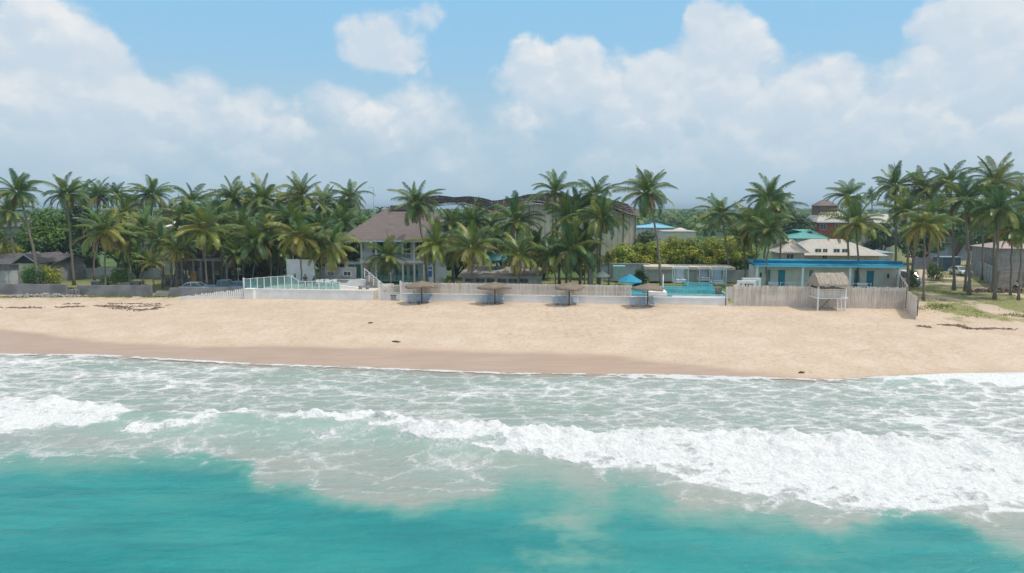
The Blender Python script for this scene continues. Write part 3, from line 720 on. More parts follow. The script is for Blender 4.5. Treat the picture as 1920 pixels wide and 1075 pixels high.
# ---------------------------------------------------------------- the palms
L_ = 'coconut palms on the left plot'; C_ = 'coconut palms in the resort garden'; R_ = 'coconut palms round the sandy clearing'
PALMS = [
 ('tall palm with a leaning trunk near the left edge, above the dark roofed bungalow', 36, 362, 38, 69, 97, 'green', L_),
 ('palm crown half hidden behind the tall leaning palm at the left edge', 12, 398, 33, 31, 108, 'green', L_),
 ('yellowing palm cut by the left edge of the picture over the bungalow roof', -8, 452, 34, -14, 98, 'yellow', L_),
 ('straight thin palm rising right of the bungalow gable', 126, 366, 36, 137, 101, 'green', L_),
 ('dark palm crown just right of the straight thin palm by the bungalow', 156, 366, 30, 158, 122, 'far', L_),
 ('dark palm crown behind the big yellowing palm on the left plot', 186, 368, 33, 181, 118, 'green', L_),
 ('small dark palm crown between two taller crowns on the left skyline', 218, 366, 24, 222, 126, 'far', L_),
 ('olive palm crown above and right of the big yellowing palm', 232, 403, 33, 236, 112, 'yellow', L_),
 ('tall dark palm on the skyline above the cream house', 286, 366, 34, 281, 116, 'green', L_),
 ('big yellowing palm with a thick trunk standing behind the low grey sea wall', 196, 436, 47, 196, 95, 'yellow', L_),
 ('slender dark palm hidden right behind the big yellowing palm', 176, 420, 26, 176, 108, 'green', L_),
 ('palm with hanging yellow fronds left of the cream house', 267, 426, 37, 267, 102, 'yellow', L_),
 ('short young palm at the broken end of the grey sea wall', 285, 496, 26, 287, 92.5, 'young', L_),
 ('small bushy palm between the rubble and the young palm', 228, 466, 25, 232, 106, 'airy', L_),
 ('tall airy palm on the skyline right of the cream house', 360, 380, 38, 356, 116, 'airy', L_),
 ('yellow green palm in front of the unfinished concrete house', 381, 434, 47, 386, 94, 'yellow', L_),
 ('small palm crown low on the skyline between the cream house and the airy palm', 322, 396, 24, 326, 130, 'far', L_),
 ('upright palm on the skyline over the right end of the unfinished house', 434, 374, 36, 442, 108, 'green', L_),
 ('olive palm beneath the upright skyline palm at the unfinished house', 452, 428, 36, 455, 101, 'yellow', L_),
 ('dark spreading palm low beside the unfinished house', 420, 456, 33, 414, 99, 'green', L_),
 ('bushy dark palm on the skyline above the glass balustrade', 497, 374, 37, 500, 110, 'green', L_),
 ('dense dark palm low behind the left end of the glass balustrade', 487, 455, 43, 470, 97, 'green', L_),
 ('mid green palm crown between the two darker ones above the glass balustrade', 527, 408, 36, 528, 104, 'yellow', L_),
 ('dark low palm just left of the white bar wall', 523, 468, 38, 520, 100, 'green', L_),
 ('tall palm with light fronds on the skyline over the white bar wall', 566, 370, 40, 568, 106, 'yellow', C_),
 ('thick palm with yellow hanging fronds before the white bar wall', 563, 444, 46, 566, 94, 'yellow', C_),
 ('narrow dark palm on the skyline right of the tall light one', 608, 382, 30, 611, 112, 'green', C_),
 ('palm crown behind the blue parasol by the white bar', 598, 432, 36, 603, 103, 'green', C_),
 ('dark upright palm on the skyline left of the thin lamp post', 657, 372, 34, 652, 115, 'airy', C_),
 ('olive palm crown just left of the brown roof', 640, 418, 33, 636, 108, 'green', C_),
 ('yellow fronded palm leaning over the white curved stair wall', 619, 466, 46, 617, 94, 'yellow', C_),
 ('small palm with a thin bent trunk beside the standing man', 586, 478, 25, 584, 96, 'young', C_),
 ('dark wide palm in front of the villa balcony', 725, 482, 38, 731, 95, 'green', C_),
 ('tall palm with upright fronds covering the right end of the brown roof', 781, 383, 46, 803, 97, 'green', C_),
 ('yellow palm below the tall one at the right corner of the villa', 815, 463, 44, 815, 93, 'yellow', C_),
 ('broad palm with a brown skirt between the first and second thatched parasols', 885, 466, 46, 886, 92, 'yellow', C_),
 ('olive palm crown against the lattice roof right of the villa', 846, 420, 30, 849, 104, 'green', C_),
 ('palm crown in front of the left part of the pale barn wall', 886, 418, 41, 884, 102, 'green', C_),
 ('small dark palm crown in the gap below the lattice roof', 920, 432, 34, 921, 108, 'far', C_),
 ('dense green palm crown before the middle of the pale barn wall', 969, 417, 45, 968, 99, 'green', C_),
 ('palm with two yellow lower fronds above the second thatched parasol', 973, 480, 42, 975, 92, 'yellow', C_),
 ('low dark palm behind the pavilion roof right of the blue sunshade', 1010, 462, 30, 1008, 99, 'green', C_),
 ('tall palm on the skyline breaking the edge of the barn roof', 1041, 360, 40, 1049, 100, 'airy', C_),
 ('bushy palm directly below the tall one at the barn roof', 1066, 408, 40, 1062, 97, 'green', C_),
 ('yellow green palm left of the third thatched parasol', 1034, 482, 41, 1045, 91.5, 'yellow', C_),
 ('big palm with long arching fronds above the third thatched parasol', 1074, 470, 50, 1068, 91, 'green', C_),
 ('airy palm on the skyline in front of the dark end of the barn roof', 1118, 366, 37, 1122, 99, 'airy', C_),
 ('drooping palm in front of the right end of the barn', 1128, 410, 46, 1124, 92.5, 'green', C_),
 ('small young palm behind the cream parasol', 1141, 492, 16, 1142, 93, 'young', C_),
 ('lone tall palm with a long bare curving trunk by the pool', 1213, 363, 45, 1240, 89, 'green', C_),
 ('palm with drooping fronds standing alone in the gap before the far forest', 1353, 402, 41, 1370, 106, 'airy', C_),
 ('tall palm on the skyline above the left end of the blue roof', 1442, 376, 42, 1432, 104, 'green', C_),
 ('broad yellow skirted palm left of the blue roofed cabins', 1419, 424, 49, 1416, 97, 'yellow', C_),
 ('slim dark palm rising in front of the blue roofed cabins on the left', 1443, 432, 36, 1437, 93, 'green', C_),
 ('palm crown against the sky just right of the brick house roof', 1592, 368, 35, 1590, 107, 'airy', C_),
 ('thick palm rising through the blue roof behind the thatched hut', 1606, 420, 47, 1611, 93, 'yellow', C_),
 ('tiny distant palm silhouette on the skyline right of the brick house', 1634, 366, 15, 1636, 190, 'far', R_),
 ('tall round palm crown on the skyline left of the white van', 1679, 350, 37, 1680, 99, 'green', R_),
 ('palm crown on the skyline just right of the white van', 1728, 353, 33, 1710, 100, 'green', R_),
 ('dense dark palm above the white van', 1697, 398, 42, 1704, 94, 'green', R_),
 ('palm with a stout base in the shade right of the bamboo fence corner', 1731, 424, 44, 1735, 84, 'yellow', R_),
 ('tall palm standing on the dirt track with a flared foot', 1781, 342, 36, 1791, 95, 'airy', R_),
 ('dark palm crown hanging over the blue container', 1762, 392, 34, 1757, 118, 'far', R_),
 ('palm with drooping fronds right of the grey person on the clearing', 1809, 374, 42, 1821, 89.5, 'green', R_),
 ('slim palm left behind the grey person on the clearing', 1822, 402, 33, 1812, 94, 'green', R_),
 ('tall broad palm on the skyline near the right edge', 1866, 344, 44, 1864, 96, 'green', R_),
 ('dense palm under the broad skyline crown near the right edge', 1876, 396, 47, 1869, 85, 'green', R_),
 ('palm with pale fronds before the brown roofed shed on the right', 1898, 432, 38, 1898, 89, 'yellow', R_),
 ('palm half cut by the right edge with its foot in the sand', 1921, 436, 38, 1914, 84.5, 'green', R_),
 ('high palm crown cut by the right edge on the skyline', 1926, 372, 42, 1930, 98, 'green', R_),
 ('dark palm crown over the post fence on the right', 1840, 406, 34, 1842, 108, 'far', R_),
 ('mid height palm behind the clearing left of the track', 1746, 366, 27, 1741, 122, 'far', R_),
 ('dark crown on the skyline in the middle of the group above the unfinished house', 468, 380, 32, 470, 122, 'far', L_),
 ('dark crown on the skyline left of the tall light one at the white bar', 540, 378, 30, 542, 120, 'far', L_),
 ('dark low crown behind the airy palm right of the cream house', 396, 392, 33, 398, 124, 'far', L_),
 ('dark crown under the skyline crowns left of the cream house', 248, 382, 27, 250, 130, 'far', L_),
 ('shaded palm crown low in the middle of the left grove', 345, 436, 30, 343, 112, 'far', L_),
 ('shaded crown between the barn wall and the third parasol', 1099, 442, 34, 1096, 98, 'green', C_),
 ('low bushy palm filling the gap left of the unfinished house', 300, 452, 34, 303, 97, 'green', L_),
 ('low olive palm in front of the left columns of the unfinished house', 333, 470, 30, 330, 95, 'yellow', L_),
 ('dark low palm in front of the right columns of the unfinished house', 443, 476, 34, 446, 95, 'green', L_),
 ('low dark palm before the left end of the unfinished house', 338, 466, 30, 322, 98, 'green', L_),
 ('bushy crown low right of the big yellowing palm', 240, 448, 33, 243, 98, 'green', L_),
 ('dark palm crown right of the yellow green palm at the unfinished house', 415, 412, 36, 417, 103, 'green', L_),
 ('green crown between the cream house and the yellow green palm', 345, 404, 32, 348, 110, 'green', L_),
 ('shaggy crown low between the two dark palms at the balustrade', 505, 436, 36, 508, 98, 'yellow', L_),
 ('olive crown just above the white bar wall', 546, 410, 34, 548, 101, 'green', C_),
 ('low shaggy crown left of the curved white stair wall', 596, 456, 32, 599, 95, 'yellow', C_),
 ('dark crown over the left slope of the brown roof', 642, 395, 28, 645, 112, 'green', C_),
 ('low dark crown behind the pavilion left end', 850, 470, 34, 852, 97, 'green', C_),
 ('green crown just right of the palm with the brown skirt', 930, 450, 28, 932, 96, 'green', C_),
 ('green crown before the barn between the two skyline palms', 1085, 392, 34, 1088, 99, 'green', C_),
 ('low shaggy crown right of the big arching palm', 1100, 480, 32, 1103, 93, 'yellow', C_),
 ('olive crown low beside the palm left of the blue roof', 1395, 448, 34, 1398, 99, 'yellow', C_),
 ('crown behind the tall palm at the left end of the blue roof', 1462, 392, 34, 1464, 108, 'green', C_),
]
for lb, cx, cy, r, bx, Y, st, gp in PALMS:
    palm(lb, cx, cy, r, bx, Y, st, group=gp, lean=(2.1 if 'curving' in lb or 'leaning trunk' in lb else 0))
# ---------------------------------------------------------------- materials
def M(n, c, **k): return mat(n, c, **k)
WHITE = M('white_painted_wall', (.84, .82, .80), rough=.75, var=.06, scale=.8, bump=.15, bscale=8)
WHITE2 = M('white_paint', (.86, .85, .84), rough=.6, var=.05)
GREYW = M('grey_render', (.54, .53, .52), rough=.85, var=.14, scale=.7, bump=.2, bscale=8)
SEAWALL = M('weathered_concrete', (.27, .265, .27), rough=.9, var=.2, scale=.5, bump=.3, bscale=6)
CONC = M('bare_concrete', (.40, .37, .34), rough=.9, var=.2, scale=.8, bump=.3)
DKCONC = M('dark_raw_block', (.24, .20, .18), rough=.95, var=.25, scale=.8, bump=.3)
CREAM = M('cream_wall', (.86, .76, .54), rough=.8, var=.1)
BRICK = M('red_brick_render', (.46, .13, .075), rough=.85, var=.15, scale=2)
BEIGE = M('beige_wall', (.66, .59, .50), rough=.85, var=.12, scale=.6)
GLASSD = M('dark_window_glass', (.035, .06, .075), rough=.08, var=.1, spec=.8)
GLASST = M('teal_window_glass', (.10, .30, .32), rough=.10, var=.25, scale=.6, spec=.8)
TEAL = M('teal_door_paint', (.02, .26, .34), rough=.45, var=.1)
STEEL = M('grey_metal', (.30, .31, .32), rough=.45, var=.1, metal=.4)
DARK = M('plain_dark_grey', (.06, .06, .06), rough=.8, var=.1)  # even dark grey for wheels, grilles, wall lamps, eyes and the gable panel
WOODD = M('dark_timber', (.13, .085, .06), rough=.85, var=.3, scale=3, stretch=(1, 1, 6))
def corrugated(name, c, c2, scale=22, axis='x', var=.3):
    m = bpy.data.materials.new(name); m.use_nodes = True; N = NT(m.node_tree); b = N.n['Principled BSDF']
    p = N.coord('Object'); s = N.sep(p); w = N.m('SINE', N.m('MULTIPLY', s[0 if axis == 'x' else 1], scale))
    st = N.noise(N.v('MULTIPLY', p, (1.2, .15, .3) if axis == 'x' else (.15, 1.2, .3)), 2.0, 5, .6)
    cc = N.mix(N.ss(st, .3, .7), c, c2); cc = N.mix(N.ss(w, -1, 1, .18, 0), cc, tuple(x * .4 for x in c))
    N.put(b.inputs['Base Color'], cc); b.inputs['Roughness'].default_value = .55
    N.l.new(N.bump(w, .5, .04), b.inputs['Normal']); return m
def courses(name, c, c2, step=.35, rough=.85):       # shingles or tiles in rows up a slope
    m = bpy.data.materials.new(name); m.use_nodes = True; N = NT(m.node_tree); b = N.n['Principled BSDF']
    p = N.coord('Object'); s = N.sep(p); fz = N.m('FRACT', N.m('DIVIDE', s[2], step))
    f = N.noise(N.v('MULTIPLY', p, (.5, .5, 6)), 1.2, 5, .65); f2 = N.noise(p, 6, 3, .6)
    cc = N.mix(N.ss(f, .3, .7), c, c2); cc = N.mix(N.ss(f2, .35, .7, 0, .35), cc, tuple(x * .6 for x in c)); cc = N.mix(N.ss(fz, .0, .22, .45, 0), cc, tuple(x * .35 for x in c))
    N.put(b.inputs['Base Color'], cc); b.inputs['Roughness'].default_value = rough
    N.l.new(N.bump(fz, .4, .04), b.inputs['Normal']); return m
SHINGLE = courses('brown_roof_shingle', (.17, .135, .125), (.235, .19, .175), .28)
DKROOF = courses('dark_grey_roof_sheet', (.105, .095, .10), (.15, .135, .14), .5)
TINR = corrugated('weathered_beige_roof_sheet', (.50, .44, .37), (.60, .55, .48))
TINB = corrugated('bright_blue_roof_sheet', (.015, .36, .56), (.02, .42, .62), 14)
TINC = corrugated('pale_blue_roof_sheet', (.20, .52, .70), (.30, .60, .75))
TING = corrugated('teal_green_roof_sheet', (.10, .36, .33), (.14, .42, .38))
TINP = corrugated('pinkish_roof_sheet', (.46, .33, .27), (.54, .42, .36))
def bamboo():
    m = bpy.data.materials.new('dry_bamboo_cane'); m.use_nodes = True; N = NT(m.node_tree); b = N.n['Principled BSDF']
    p = N.coord('Object'); f = N.noise(N.v('MULTIPLY', p, (7, 7, .25)), 1.0, 4, .7); f2 = N.noise(N.v('MULTIPLY', p, (1, 1, .4)), .7, 4, .6)
    c = N.mix(N.ss(f, .3, .7), (.62, .53, .45), (.86, .78, .70)); c = N.mix(N.ss(f2, .45, .75, 0, .5), c, (.48, .40, .33))
    N.put(b.inputs['Base Color'], c); b.inputs['Roughness'].default_value = .8; return m
BAMBOO = bamboo()
def thatch_mat(name, c, c2):
    m = bpy.data.materials.new(name); m.use_nodes = True; N = NT(m.node_tree); b = N.n['Principled BSDF']
    p = N.coord('Object'); f = N.noise(p, 9, 5, .75); f2 = N.noise(p, 2.2, 4, .6)
    cc = N.mix(N.ss(f, .32, .68), c, c2); cc = N.mix(N.ss(f2, .4, .7, 0, .4), cc, tuple(x * .55 for x in c))
    N.put(b.inputs['Base Color'], cc); b.inputs['Roughness'].default_value = .95; N.l.new(N.bump(f, .8, .08), b.inputs['Normal']); return m
THATCH = thatch_mat('old_palm_thatch', (.20, .155, .115), (.31, .25, .19))
PALETH = thatch_mat('bleached_thatch', (.36, .30, .24), (.50, .43, .35))
def glass_mat(name, c, a):
    m = bpy.data.materials.new(name); m.use_nodes = True; N = NT(m.node_tree); b = N.n['Principled BSDF']; out = N.n['Material Output']
    N.put(b.inputs['Base Color'], c); b.inputs['Roughness'].default_value = .08
    t = N.node('ShaderNodeBsdfTransparent'); N.put(t.inputs[0], (.80, .94, .92)); mx = N.node('ShaderNodeMixShader'); mx.inputs[0].default_value = a
    N.l.new(t.outputs[0], mx.inputs[1]); N.l.new(b.outputs[0], mx.inputs[2]); N.l.new(mx.outputs[0], out.inputs[0]); return m
BALGLASS = glass_mat('greenish_balustrade_glass', (.30, .50, .49), .30)
RZ = -math.atan(.1127)
CLOTHW = M('white_canvas', (.90, .86, .80), rough=.9, var=.06)
CLOTHB = M('turquoise_canvas', (.08, .52, .76), rough=.8, var=.08)
def translucent(m, c, f=.45):
    N = NT(m.node_tree); t = N.node('ShaderNodeBsdfTranslucent'); N.put(t.inputs[0], c); mx = N.node('ShaderNodeMixShader'); mx.inputs[0].default_value = f
    N.l.new(N.n['Principled BSDF'].outputs[0], mx.inputs[1]); N.l.new(t.outputs[0], mx.inputs[2]); N.l.new(mx.outputs[0], N.n['Material Output'].inputs[0])
translucent(CLOTHW, (.95, .90, .80)); translucent(CLOTHB, (.10, .60, .85))
LBLUE = M('pale_blue_slats', (.60, .67, .76), rough=.6, var=.1)

def frontp(px, off=0.0, z=GZ):
    """point on the beach-front line seen at pixel column px"""
    a = (px - 960) / F; d = (537.5 - 560) / F; dy = CP + d * SP
    x = 82.4 * a / dy / (1 + .1127 * a / dy); y = 82.4 - .1127 * x
    n = Vector((.112, .994, 0)); return Vector((x, y, z)) + n * off
def span(name, label, cat, p0, p1, group=None):
    """root at p0 whose local x runs to p1; returns root and length"""
    d = Vector(p1) - Vector(p0); t = thing(name, label, cat, p0, math.atan2(d.y, d.x), group); return t, math.hypot(d.x, d.y)
def window(par, x0, x1, z0, z1, y, fm=None, pm=None, mull=1, rec=.10, w=.07, label=None):
    """window in an opening of a wall whose outside face is at y: frame, with pane as its child"""
    f = MB(); yy0, yy1 = y + rec - .03, y + rec + .03
    f.box(x0, x1, yy0, yy1, z0, z0 + w).box(x0, x1, yy0, yy1, z1 - w, z1).box(x0, x0 + w, yy0, yy1, z0 + w, z1 - w).box(x1 - w, x1, yy0, yy1, z0 + w, z1 - w)
    for i in range(mull):
        c = x0 + (x1 - x0) * (i + 1) / (mull + 1); f.box(c - w * .35, c + w * .35, yy0 + .004, yy1 - .004, z0 + w, z1 - w)
    o = f.build('window', fm or WHITE2, par)
    MB().box(x0 + w, x1 - w, y + rec - .008, y + rec + .008, z0 + w, z1 - w).build('pane', pm or GLASSD, o)
    if label: o['label'] = label
    return o
def door(par, x0, x1, z0, z1, y, m, rec=.06, name='door'):
    b = MB().box(x0 + .01, x1 - .01, y + rec, y + rec + .05, z0, z1 - .01)
    o = b.build(name, m, par); MB().box(x1 - .16, x1 - .10, y + rec - .05, y + rec, z0 + .95, z0 + 1.08).build('handle', STEEL, o); return o
def shell(par, x0, x1, y0, y1, z0, z1, t, m, front=(), right=(), name='wall', back=()):
    """four walls with openings in the front; one mesh"""
    b = MB().holes(x0, x1, z0, z1, y0, y0 + t, front); b.holes(x0, x1, z0, z1, y1 - t, y1, back)
    b.box(x0, x0 + t, y0 + t, y1 - t, z0, z1); b.box(x1 - t, x1, y0 + t, y1 - t, z0, z1)
    return b.build(name, m, par)

# ---------------------------------------------------------------- beach-front walls and fences
def cane_fence(name, label, p0, p1, z0, z1, seed, jag=.05, lean=0):
    t, L = span(name, label, 'fence', p0, p1); rnd = random.Random(seed); b = MB(); x = 0
    while x < L:
        w = rnd.uniform(.05, .085); h = z1 + rnd.uniform(-jag, jag); y = rnd.uniform(-.02, .02); dx = rnd.uniform(-.02, .02)
        b.add([(x, y, z0), (x + w, y + .02, z0), (x + w + dx, y + .02, h), (x + dx, y, h), (x, y + .05, z0), (x + w, y + .06, z0), (x + w + dx, y + .06, h), (x + dx, y + .05, h)],
              [(0, 1, 2, 3), (5, 4, 7, 6), (3, 2, 6, 7), (1, 5, 6, 2), (4, 0, 3, 7)]); x += w + rnd.uniform(.0, .012)
    b.build('cane_screen', BAMBOO, t)
    r = MB()
    for z in (z0 + .3 * (z1 - z0), z0 + .85 * (z1 - z0)): r.box(0, L, -.05, -.025, z - .025, z + .025)
    r.build('rail', BAMBOO, t)
    for i in range(int(L / 3) + 1):
        x = min(L - .05, i * 3.0 + .05); MB().box(x - .05, x + .05, .075, .17, 0, z1 - .1).build('post', WOODD, t)
    return t
def plain_wall(name, label, p0, p1, h, th, m, cat='wall', cap=None, group=None, z0=-.4, step=None):
    t, L = span(name, label, cat, p0, p1, group)
    MB().box(0, L, 0, th, z0, h).build('wall_face', m, t)
    if cap: MB().box(-.03, L + .03, -.04, th + .04, h + .002, h + .08).build('coping', cap, t)
    return t
HP = 1.02     # height of the white plinth
plain_wall('retaining_wall', 'long white retaining wall under the glass balustrade on the left of the resort', frontp(480, -.25), frontp(700, -.25), 1.17, .35, WHITE, cap=WHITE2)
MB().box(-.62, .62, -.55, .5, -.3, 1.25).build('pillar_block', WHITE, t := thing('gate_pillar', 'squat white block pillar at the left end of the white retaining wall', 'pillar', frontp(473, -.35), RZ))
MB().box(-.66, .66, -.59, .54, 1.252, 1.32).build('coping', WHITE2, t)
plain_wall('retaining_wall', 'low white plinth wall running below the bamboo screen in the middle of the beach', frontp(752), frontp(1365), HP - .2, .4, WHITE, cap=WHITE2)
cane_fence('bamboo_screen', 'pale bamboo screen on the white plinth behind the thatched parasols', frontp(753, .12), frontp(1184, .12), HP - .08, 2.25, 1)
cane_fence('bamboo_screen', 'tall weathered bamboo fence in front of the blue roofed cabins', frontp(1375, -.15), frontp(1697, -.15), -.1, 2.38, 2, .1)
cane_fence('bamboo_screen', 'short bamboo piece hanging over the plinth right of the infinity pool', frontp(1360, -.12), frontp(1388, -.12), .9, 2.25, 3)
e0 = frontp(1697, -.1)
cane_fence('bamboo_screen', 'bamboo fence end stepping down towards the sea at the right corner', e0 + Vector((.08, -.1, 0)), e0 + Vector((-2.1, -5.7, -.25)), -.3, 1.9, 4, .25)
cane_fence('bamboo_screen', 'side fence of pale boards running inland beside the white van', e0 + Vector((.4, .3, 0)), e0 + Vector((13.4, 26.5, 0)), -.1, 2.55, 5, .05)

# white picket fence climbing to the pillar
t, L = span('picket_fence', 'uneven white picket fence sloping up to the white pillar', 'fence', frontp(352, -1.6), frontp(462, -.7)); rnd = random.Random(3)
n = int(L / .26)
for i in range(n):
    x = i * L / n; h = .35 + .95 * (i / n) + rnd.uniform(-.08, .1)
    MB().prism([(x, -.3), (x + .19, -.3), (x + .19, h - .08), (x + .095, h), (x, h - .08)], 0, .035).build('picket', WHITE2, t)
MB().bar((0, .06, .12), (L, .06, .75), .04, .08).build('rail', WHITE2, t)
# gate in the wall
t, L = span('metal_gate', 'low white metal gate between the retaining wall and the bamboo screen', 'gate', frontp(713), frontp(751)); b = MB()
for i in range(int(L / .13)): b.box(i * .13, i * .13 + .035, 0, .035, .02, 1.95)
b.build('bars', WHITE2, t); MB().box(0, L, -.01, .045, .95, 1.0).box(0, L, -.01, .045, 1.85, 1.9).build('rail', WHITE2, t)
for x in (-.1, L + .02): MB().box(x - .1, x + .1, -.06, .14, -.1, 2.45).build('post', WHITE, t)
MB().box(.1, L - .1, .05, .4, 0, .8).build('plinth', WHITE, t)

# grey sea wall on the left
def SW(a, ya, b_, yb, z=GZ): return G(a, ya, z), G(b_, yb, z)
p0, p1 = SW(-260, 550, 125, 554)
plain_wall('sea_wall', 'long low weathered grey sea wall at the left edge of the beach', p0, p1, 1.42, .3, SEAWALL, z0=-.6)
p0, p1 = SW(145, 554.5, 284, 555.5)
plain_wall('sea_wall', 'shorter grey sea wall section right of the leaning slabs', p0, p1, 1.36, .3, SEAWALL, z0=-.6)
p0, p1 = SW(318, 556, 457, 555)
plain_wall('sea_wall', 'grey sea wall section in front of the parked cars', p0, p1, 1.12, .3, SEAWALL, z0=-.6)
t = thing('broken_slabs', 'broken concrete slabs filling the gap in the grey sea wall', 'rubble', G(126, 556, GZ))
rnd = random.Random(8)
for i in range(5):
    x = .25 + i * .28; MB().obox((x, .2 + rnd.uniform(-.1, .2), .45), (.14, 0, .02), (0, .09, .03), (rnd.uniform(-.06, .06), 0, rnd.uniform(.35, .62))).build('slab', CONC if i % 2 else SEAWALL, t)
t, L = span('concrete_steps', 'pale concrete steps in the gap of the grey sea wall', 'steps', G(287, 556, GZ), G(316, 556, GZ))
for i in range(3): MB().box(.05, L - .05, i * .35, i * .35 + .36, -.3, .15 + i * .22).build('step', CONC, t)

def panel_fence(name, label, p0, p1, h, m, n, group=None, post=.12, ph=.1):
    t, L = span(name, label, 'fence', p0, p1, group)
    for i in range(n):
        x0 = i * L / n; x1 = (i + 1) * L / n; MB().box(x0 + post / 2, x1 - post / 2, .02, .10, -.3, h).build('panel', m, t)
    for i in range(n + 1): x = i * L / n; MB().box(x - post / 2 + .002, x + post / 2 - .002, -.02, .14, -.3, h + ph).build('post', CONC, t)
    return t
panel_fence('concrete_panel_fence', 'pale concrete panel fence in front of the dark roofed bungalow', P(-40, 534, 97), P(36, 532, 100) , 1.8, GREYW, 4)
panel_fence('concrete_panel_fence', 'grey post and panel fence right of the bungalow gable', Vector((Xat(104, 515, 112), 112, GZ)), Vector((Xat(140, 515, 110), 110, GZ)), 2.0, GREYW, 4)

# glass balustrade on the left plinth
t, L = span('glass_balustrade', 'tall greenish glass balustrade on the white retaining wall', 'balustrade', frontp(458, .0), frontp(636, .3)); n = 14
tops = lambda x: np.interp(x / L, [0, .28, .55, .56, 1], [2.45, 2.75, 2.95, 2.25, 2.15])
for i in range(n):
    x0, x1 = i * L / n + .05, (i + 1) * L / n - .05
    MB().add([(x0, .05, 1.2), (x1, .05, 1.2), (x1, .05, tops(x1) - .03), (x0, .05, tops(x0) - .03), (x0, .075, 1.2), (x1, .075, 1.2), (x1, .075, tops(x1) - .03), (x0, .075, tops(x0) - .03)],
             [(0, 1, 2, 3), (5, 4, 7, 6), (0, 4, 5, 1), (3, 2, 6, 7), (1, 5, 6, 2), (0, 3, 7, 4)]).build('glass_panel', BALGLASS, t)
for i in range(n + 1):
    x = i * L / n; w = .045 if i else .1; MB().box(x - w, x + w, .02, .11, 0 if i == 0 else 1.26, tops(x) + (.15 if i == 0 else .0)).build('post', WHITE2, t)
b = MB()
for i in range(n): b.bar((i * L / n, .065, tops(i * L / n + .01)), ((i + 1) * L / n, .065, tops((i + 1) * L / n - .01)), .06, .05)
b.build('handrail', WHITE2, t)
# raised deck behind that wall
t = thing('terrace_deck', 'raised pale terrace floor behind the white retaining wall and glass balustrade', 'terrace', frontp(480, .15), RZ)
W0 = (frontp(700) - frontp(480)).length
MB().box(0, W0, .0, 9, -.2, 1.1).build('deck_slab', BEIGE, t)

# ---------------------------------------------------------------- bar wall, stairs and curved white walls
Yb = 95.5; zb = GZ + .2
x0 = Xat(538, 520, Yb); x1 = Xat(592, 520, Yb); ht = Zat(488, Yb) - zb
t = thing('beach_bar', 'white bar wall standing behind the glass balustrade', 'bar', (x0, Yb, zb), RZ)
MB().holes(0, x1 - x0, 0, ht, 0, .35, [(1.0, 1.3, 1.2, 2.1)]).build('wall_face', WHITE, t)
MB().box(x1 - x0 + .01, x1 - x0 + 5.2, 2.2, 2.4, 0, ht * .72).build('back_wall', GREYW, t)
MB().box(x1 - x0 + .3, x1 - x0 + 4.6, .9, 1.5, 0, 1.15).build('counter', WHITE, t)
MB().box(x1 - x0 + .2, x1 - x0 + 4.7, .8, 1.6, 1.152, 1.22).build('counter_top', WHITE2, t)
MB().box(-.05, x1 - x0 + .04, -.06, .41, ht + .002, ht + .1).build('coping', WHITE2, t)
window(t, x1 - x0 + 1.0, x1 - x0 + 2.1, 1.6, 2.3, 2.1, pm=GLASSD, rec=.05)
window(t, x1 - x0 + 3.4, x1 - x0 + 4.5, 1.6, 2.3, 2.1, pm=GLASSD, rec=.05)
# stair
Ys = 90.0
t = thing('stair_block', 'sloping white curved wall beside the stair to the terrace', 'wall', (Xat(636, 540, Ys), Ys, GZ), RZ)
W1 = Wm(56, Ys); hs = Zat(523, Ys) - GZ
poly = [(0, 0), (W1, 0), (W1, 1.35), (W1 * .92, hs * .95), (W1 * .75, hs), (W1 * .35, hs * .93), (.8, hs * .62), (0, hs * .48)]
MB().prism(poly, 0, .4).build('curved_wall', WHITE, t)
MB().prism([(0, -.2), (W1 * 1.05, -.2), (W1 * 1.05, 1.0), (0, 1.5)], -1.6, -1.2).build('front_wall', WHITE, t)
b = MB()
for i in range(9): b.box(W1 * 1.02 + i * .3, W1 * 1.02 + i * .3 + .31, -1.2, .6, -.2, 2.6 - i * .27)
b.build('steps', CONC, t)
xs_, xe_ = W1 * 1.0, W1 * 1.02 + 2.9
for i in range(6):
    x = xs_ + (xe_ - xs_) * i / 5; z = 2.7 - i * .54 * .9
    MB().box(x - .04, x + .04, -1.35, -1.27, z - .3, z + .95).build('baluster_post', WHITE2, t)
MB().bar((xs_, -1.31, 3.6), (xe_, -1.31, 1.2), .07, .07).build('handrail', WHITE2, t)
b = MB()
for i in range(22):
    x = xs_ + (xe_ - xs_) * i / 21; z = 2.7 - (i / 21) * 2.43; b.box(x - .012, x + .012, -1.32, -1.30, z, z + .85)
b.build('balusters', STEEL, t)

# ---------------------------------------------------------------- main villa
Yv = 103.0; zv = GZ + .25
def vx(px): return Wm(px - 676, Yv, 5)
t = villa = thing('villa', 'two storey white villa with a big brown shingle hip roof and balconies', 'villa', (Xat(676, 500, Yv), Yv, zv), RZ)
He = Zat(449, Yv) - zv; Hr = Zat(390, Yv + 6) - zv; Hf = Zat(487, Yv) - zv; VW = vx(800)
hs1 = [(vx(692), vx(727), Hf + .45, He - .35), (vx(740), vx(768), Hf + .1, He - .35), (vx(772), vx(790), Hf + .1, He - .35)]
hs0 = [(vx(700), vx(724), .1, 2.6), (vx(736), vx(760), .1, 2.6), (vx(764), vx(782), .1, 2.6)]
shell(t, 0, VW, 1.6, 12.0, 0, He, .25, WHITE, [*hs1, *hs0])
for h in hs1: window(t, *h, 1.6, pm=GLASSD, mull=2)
for h in hs0: window(t, *h, 1.6, pm=GLASST, mull=2)
MB().box(-.1, VW + .1, .0, 1.59, Hf - .5, Hf - .02).build('balcony_slab', WHITE2, t)
for px in (678, 706, 733, 757, 779, 797): MB().box(vx(px) - .13, vx(px) + .13, .05, .31, 0, He - .32).build('column', WHITE2, t)
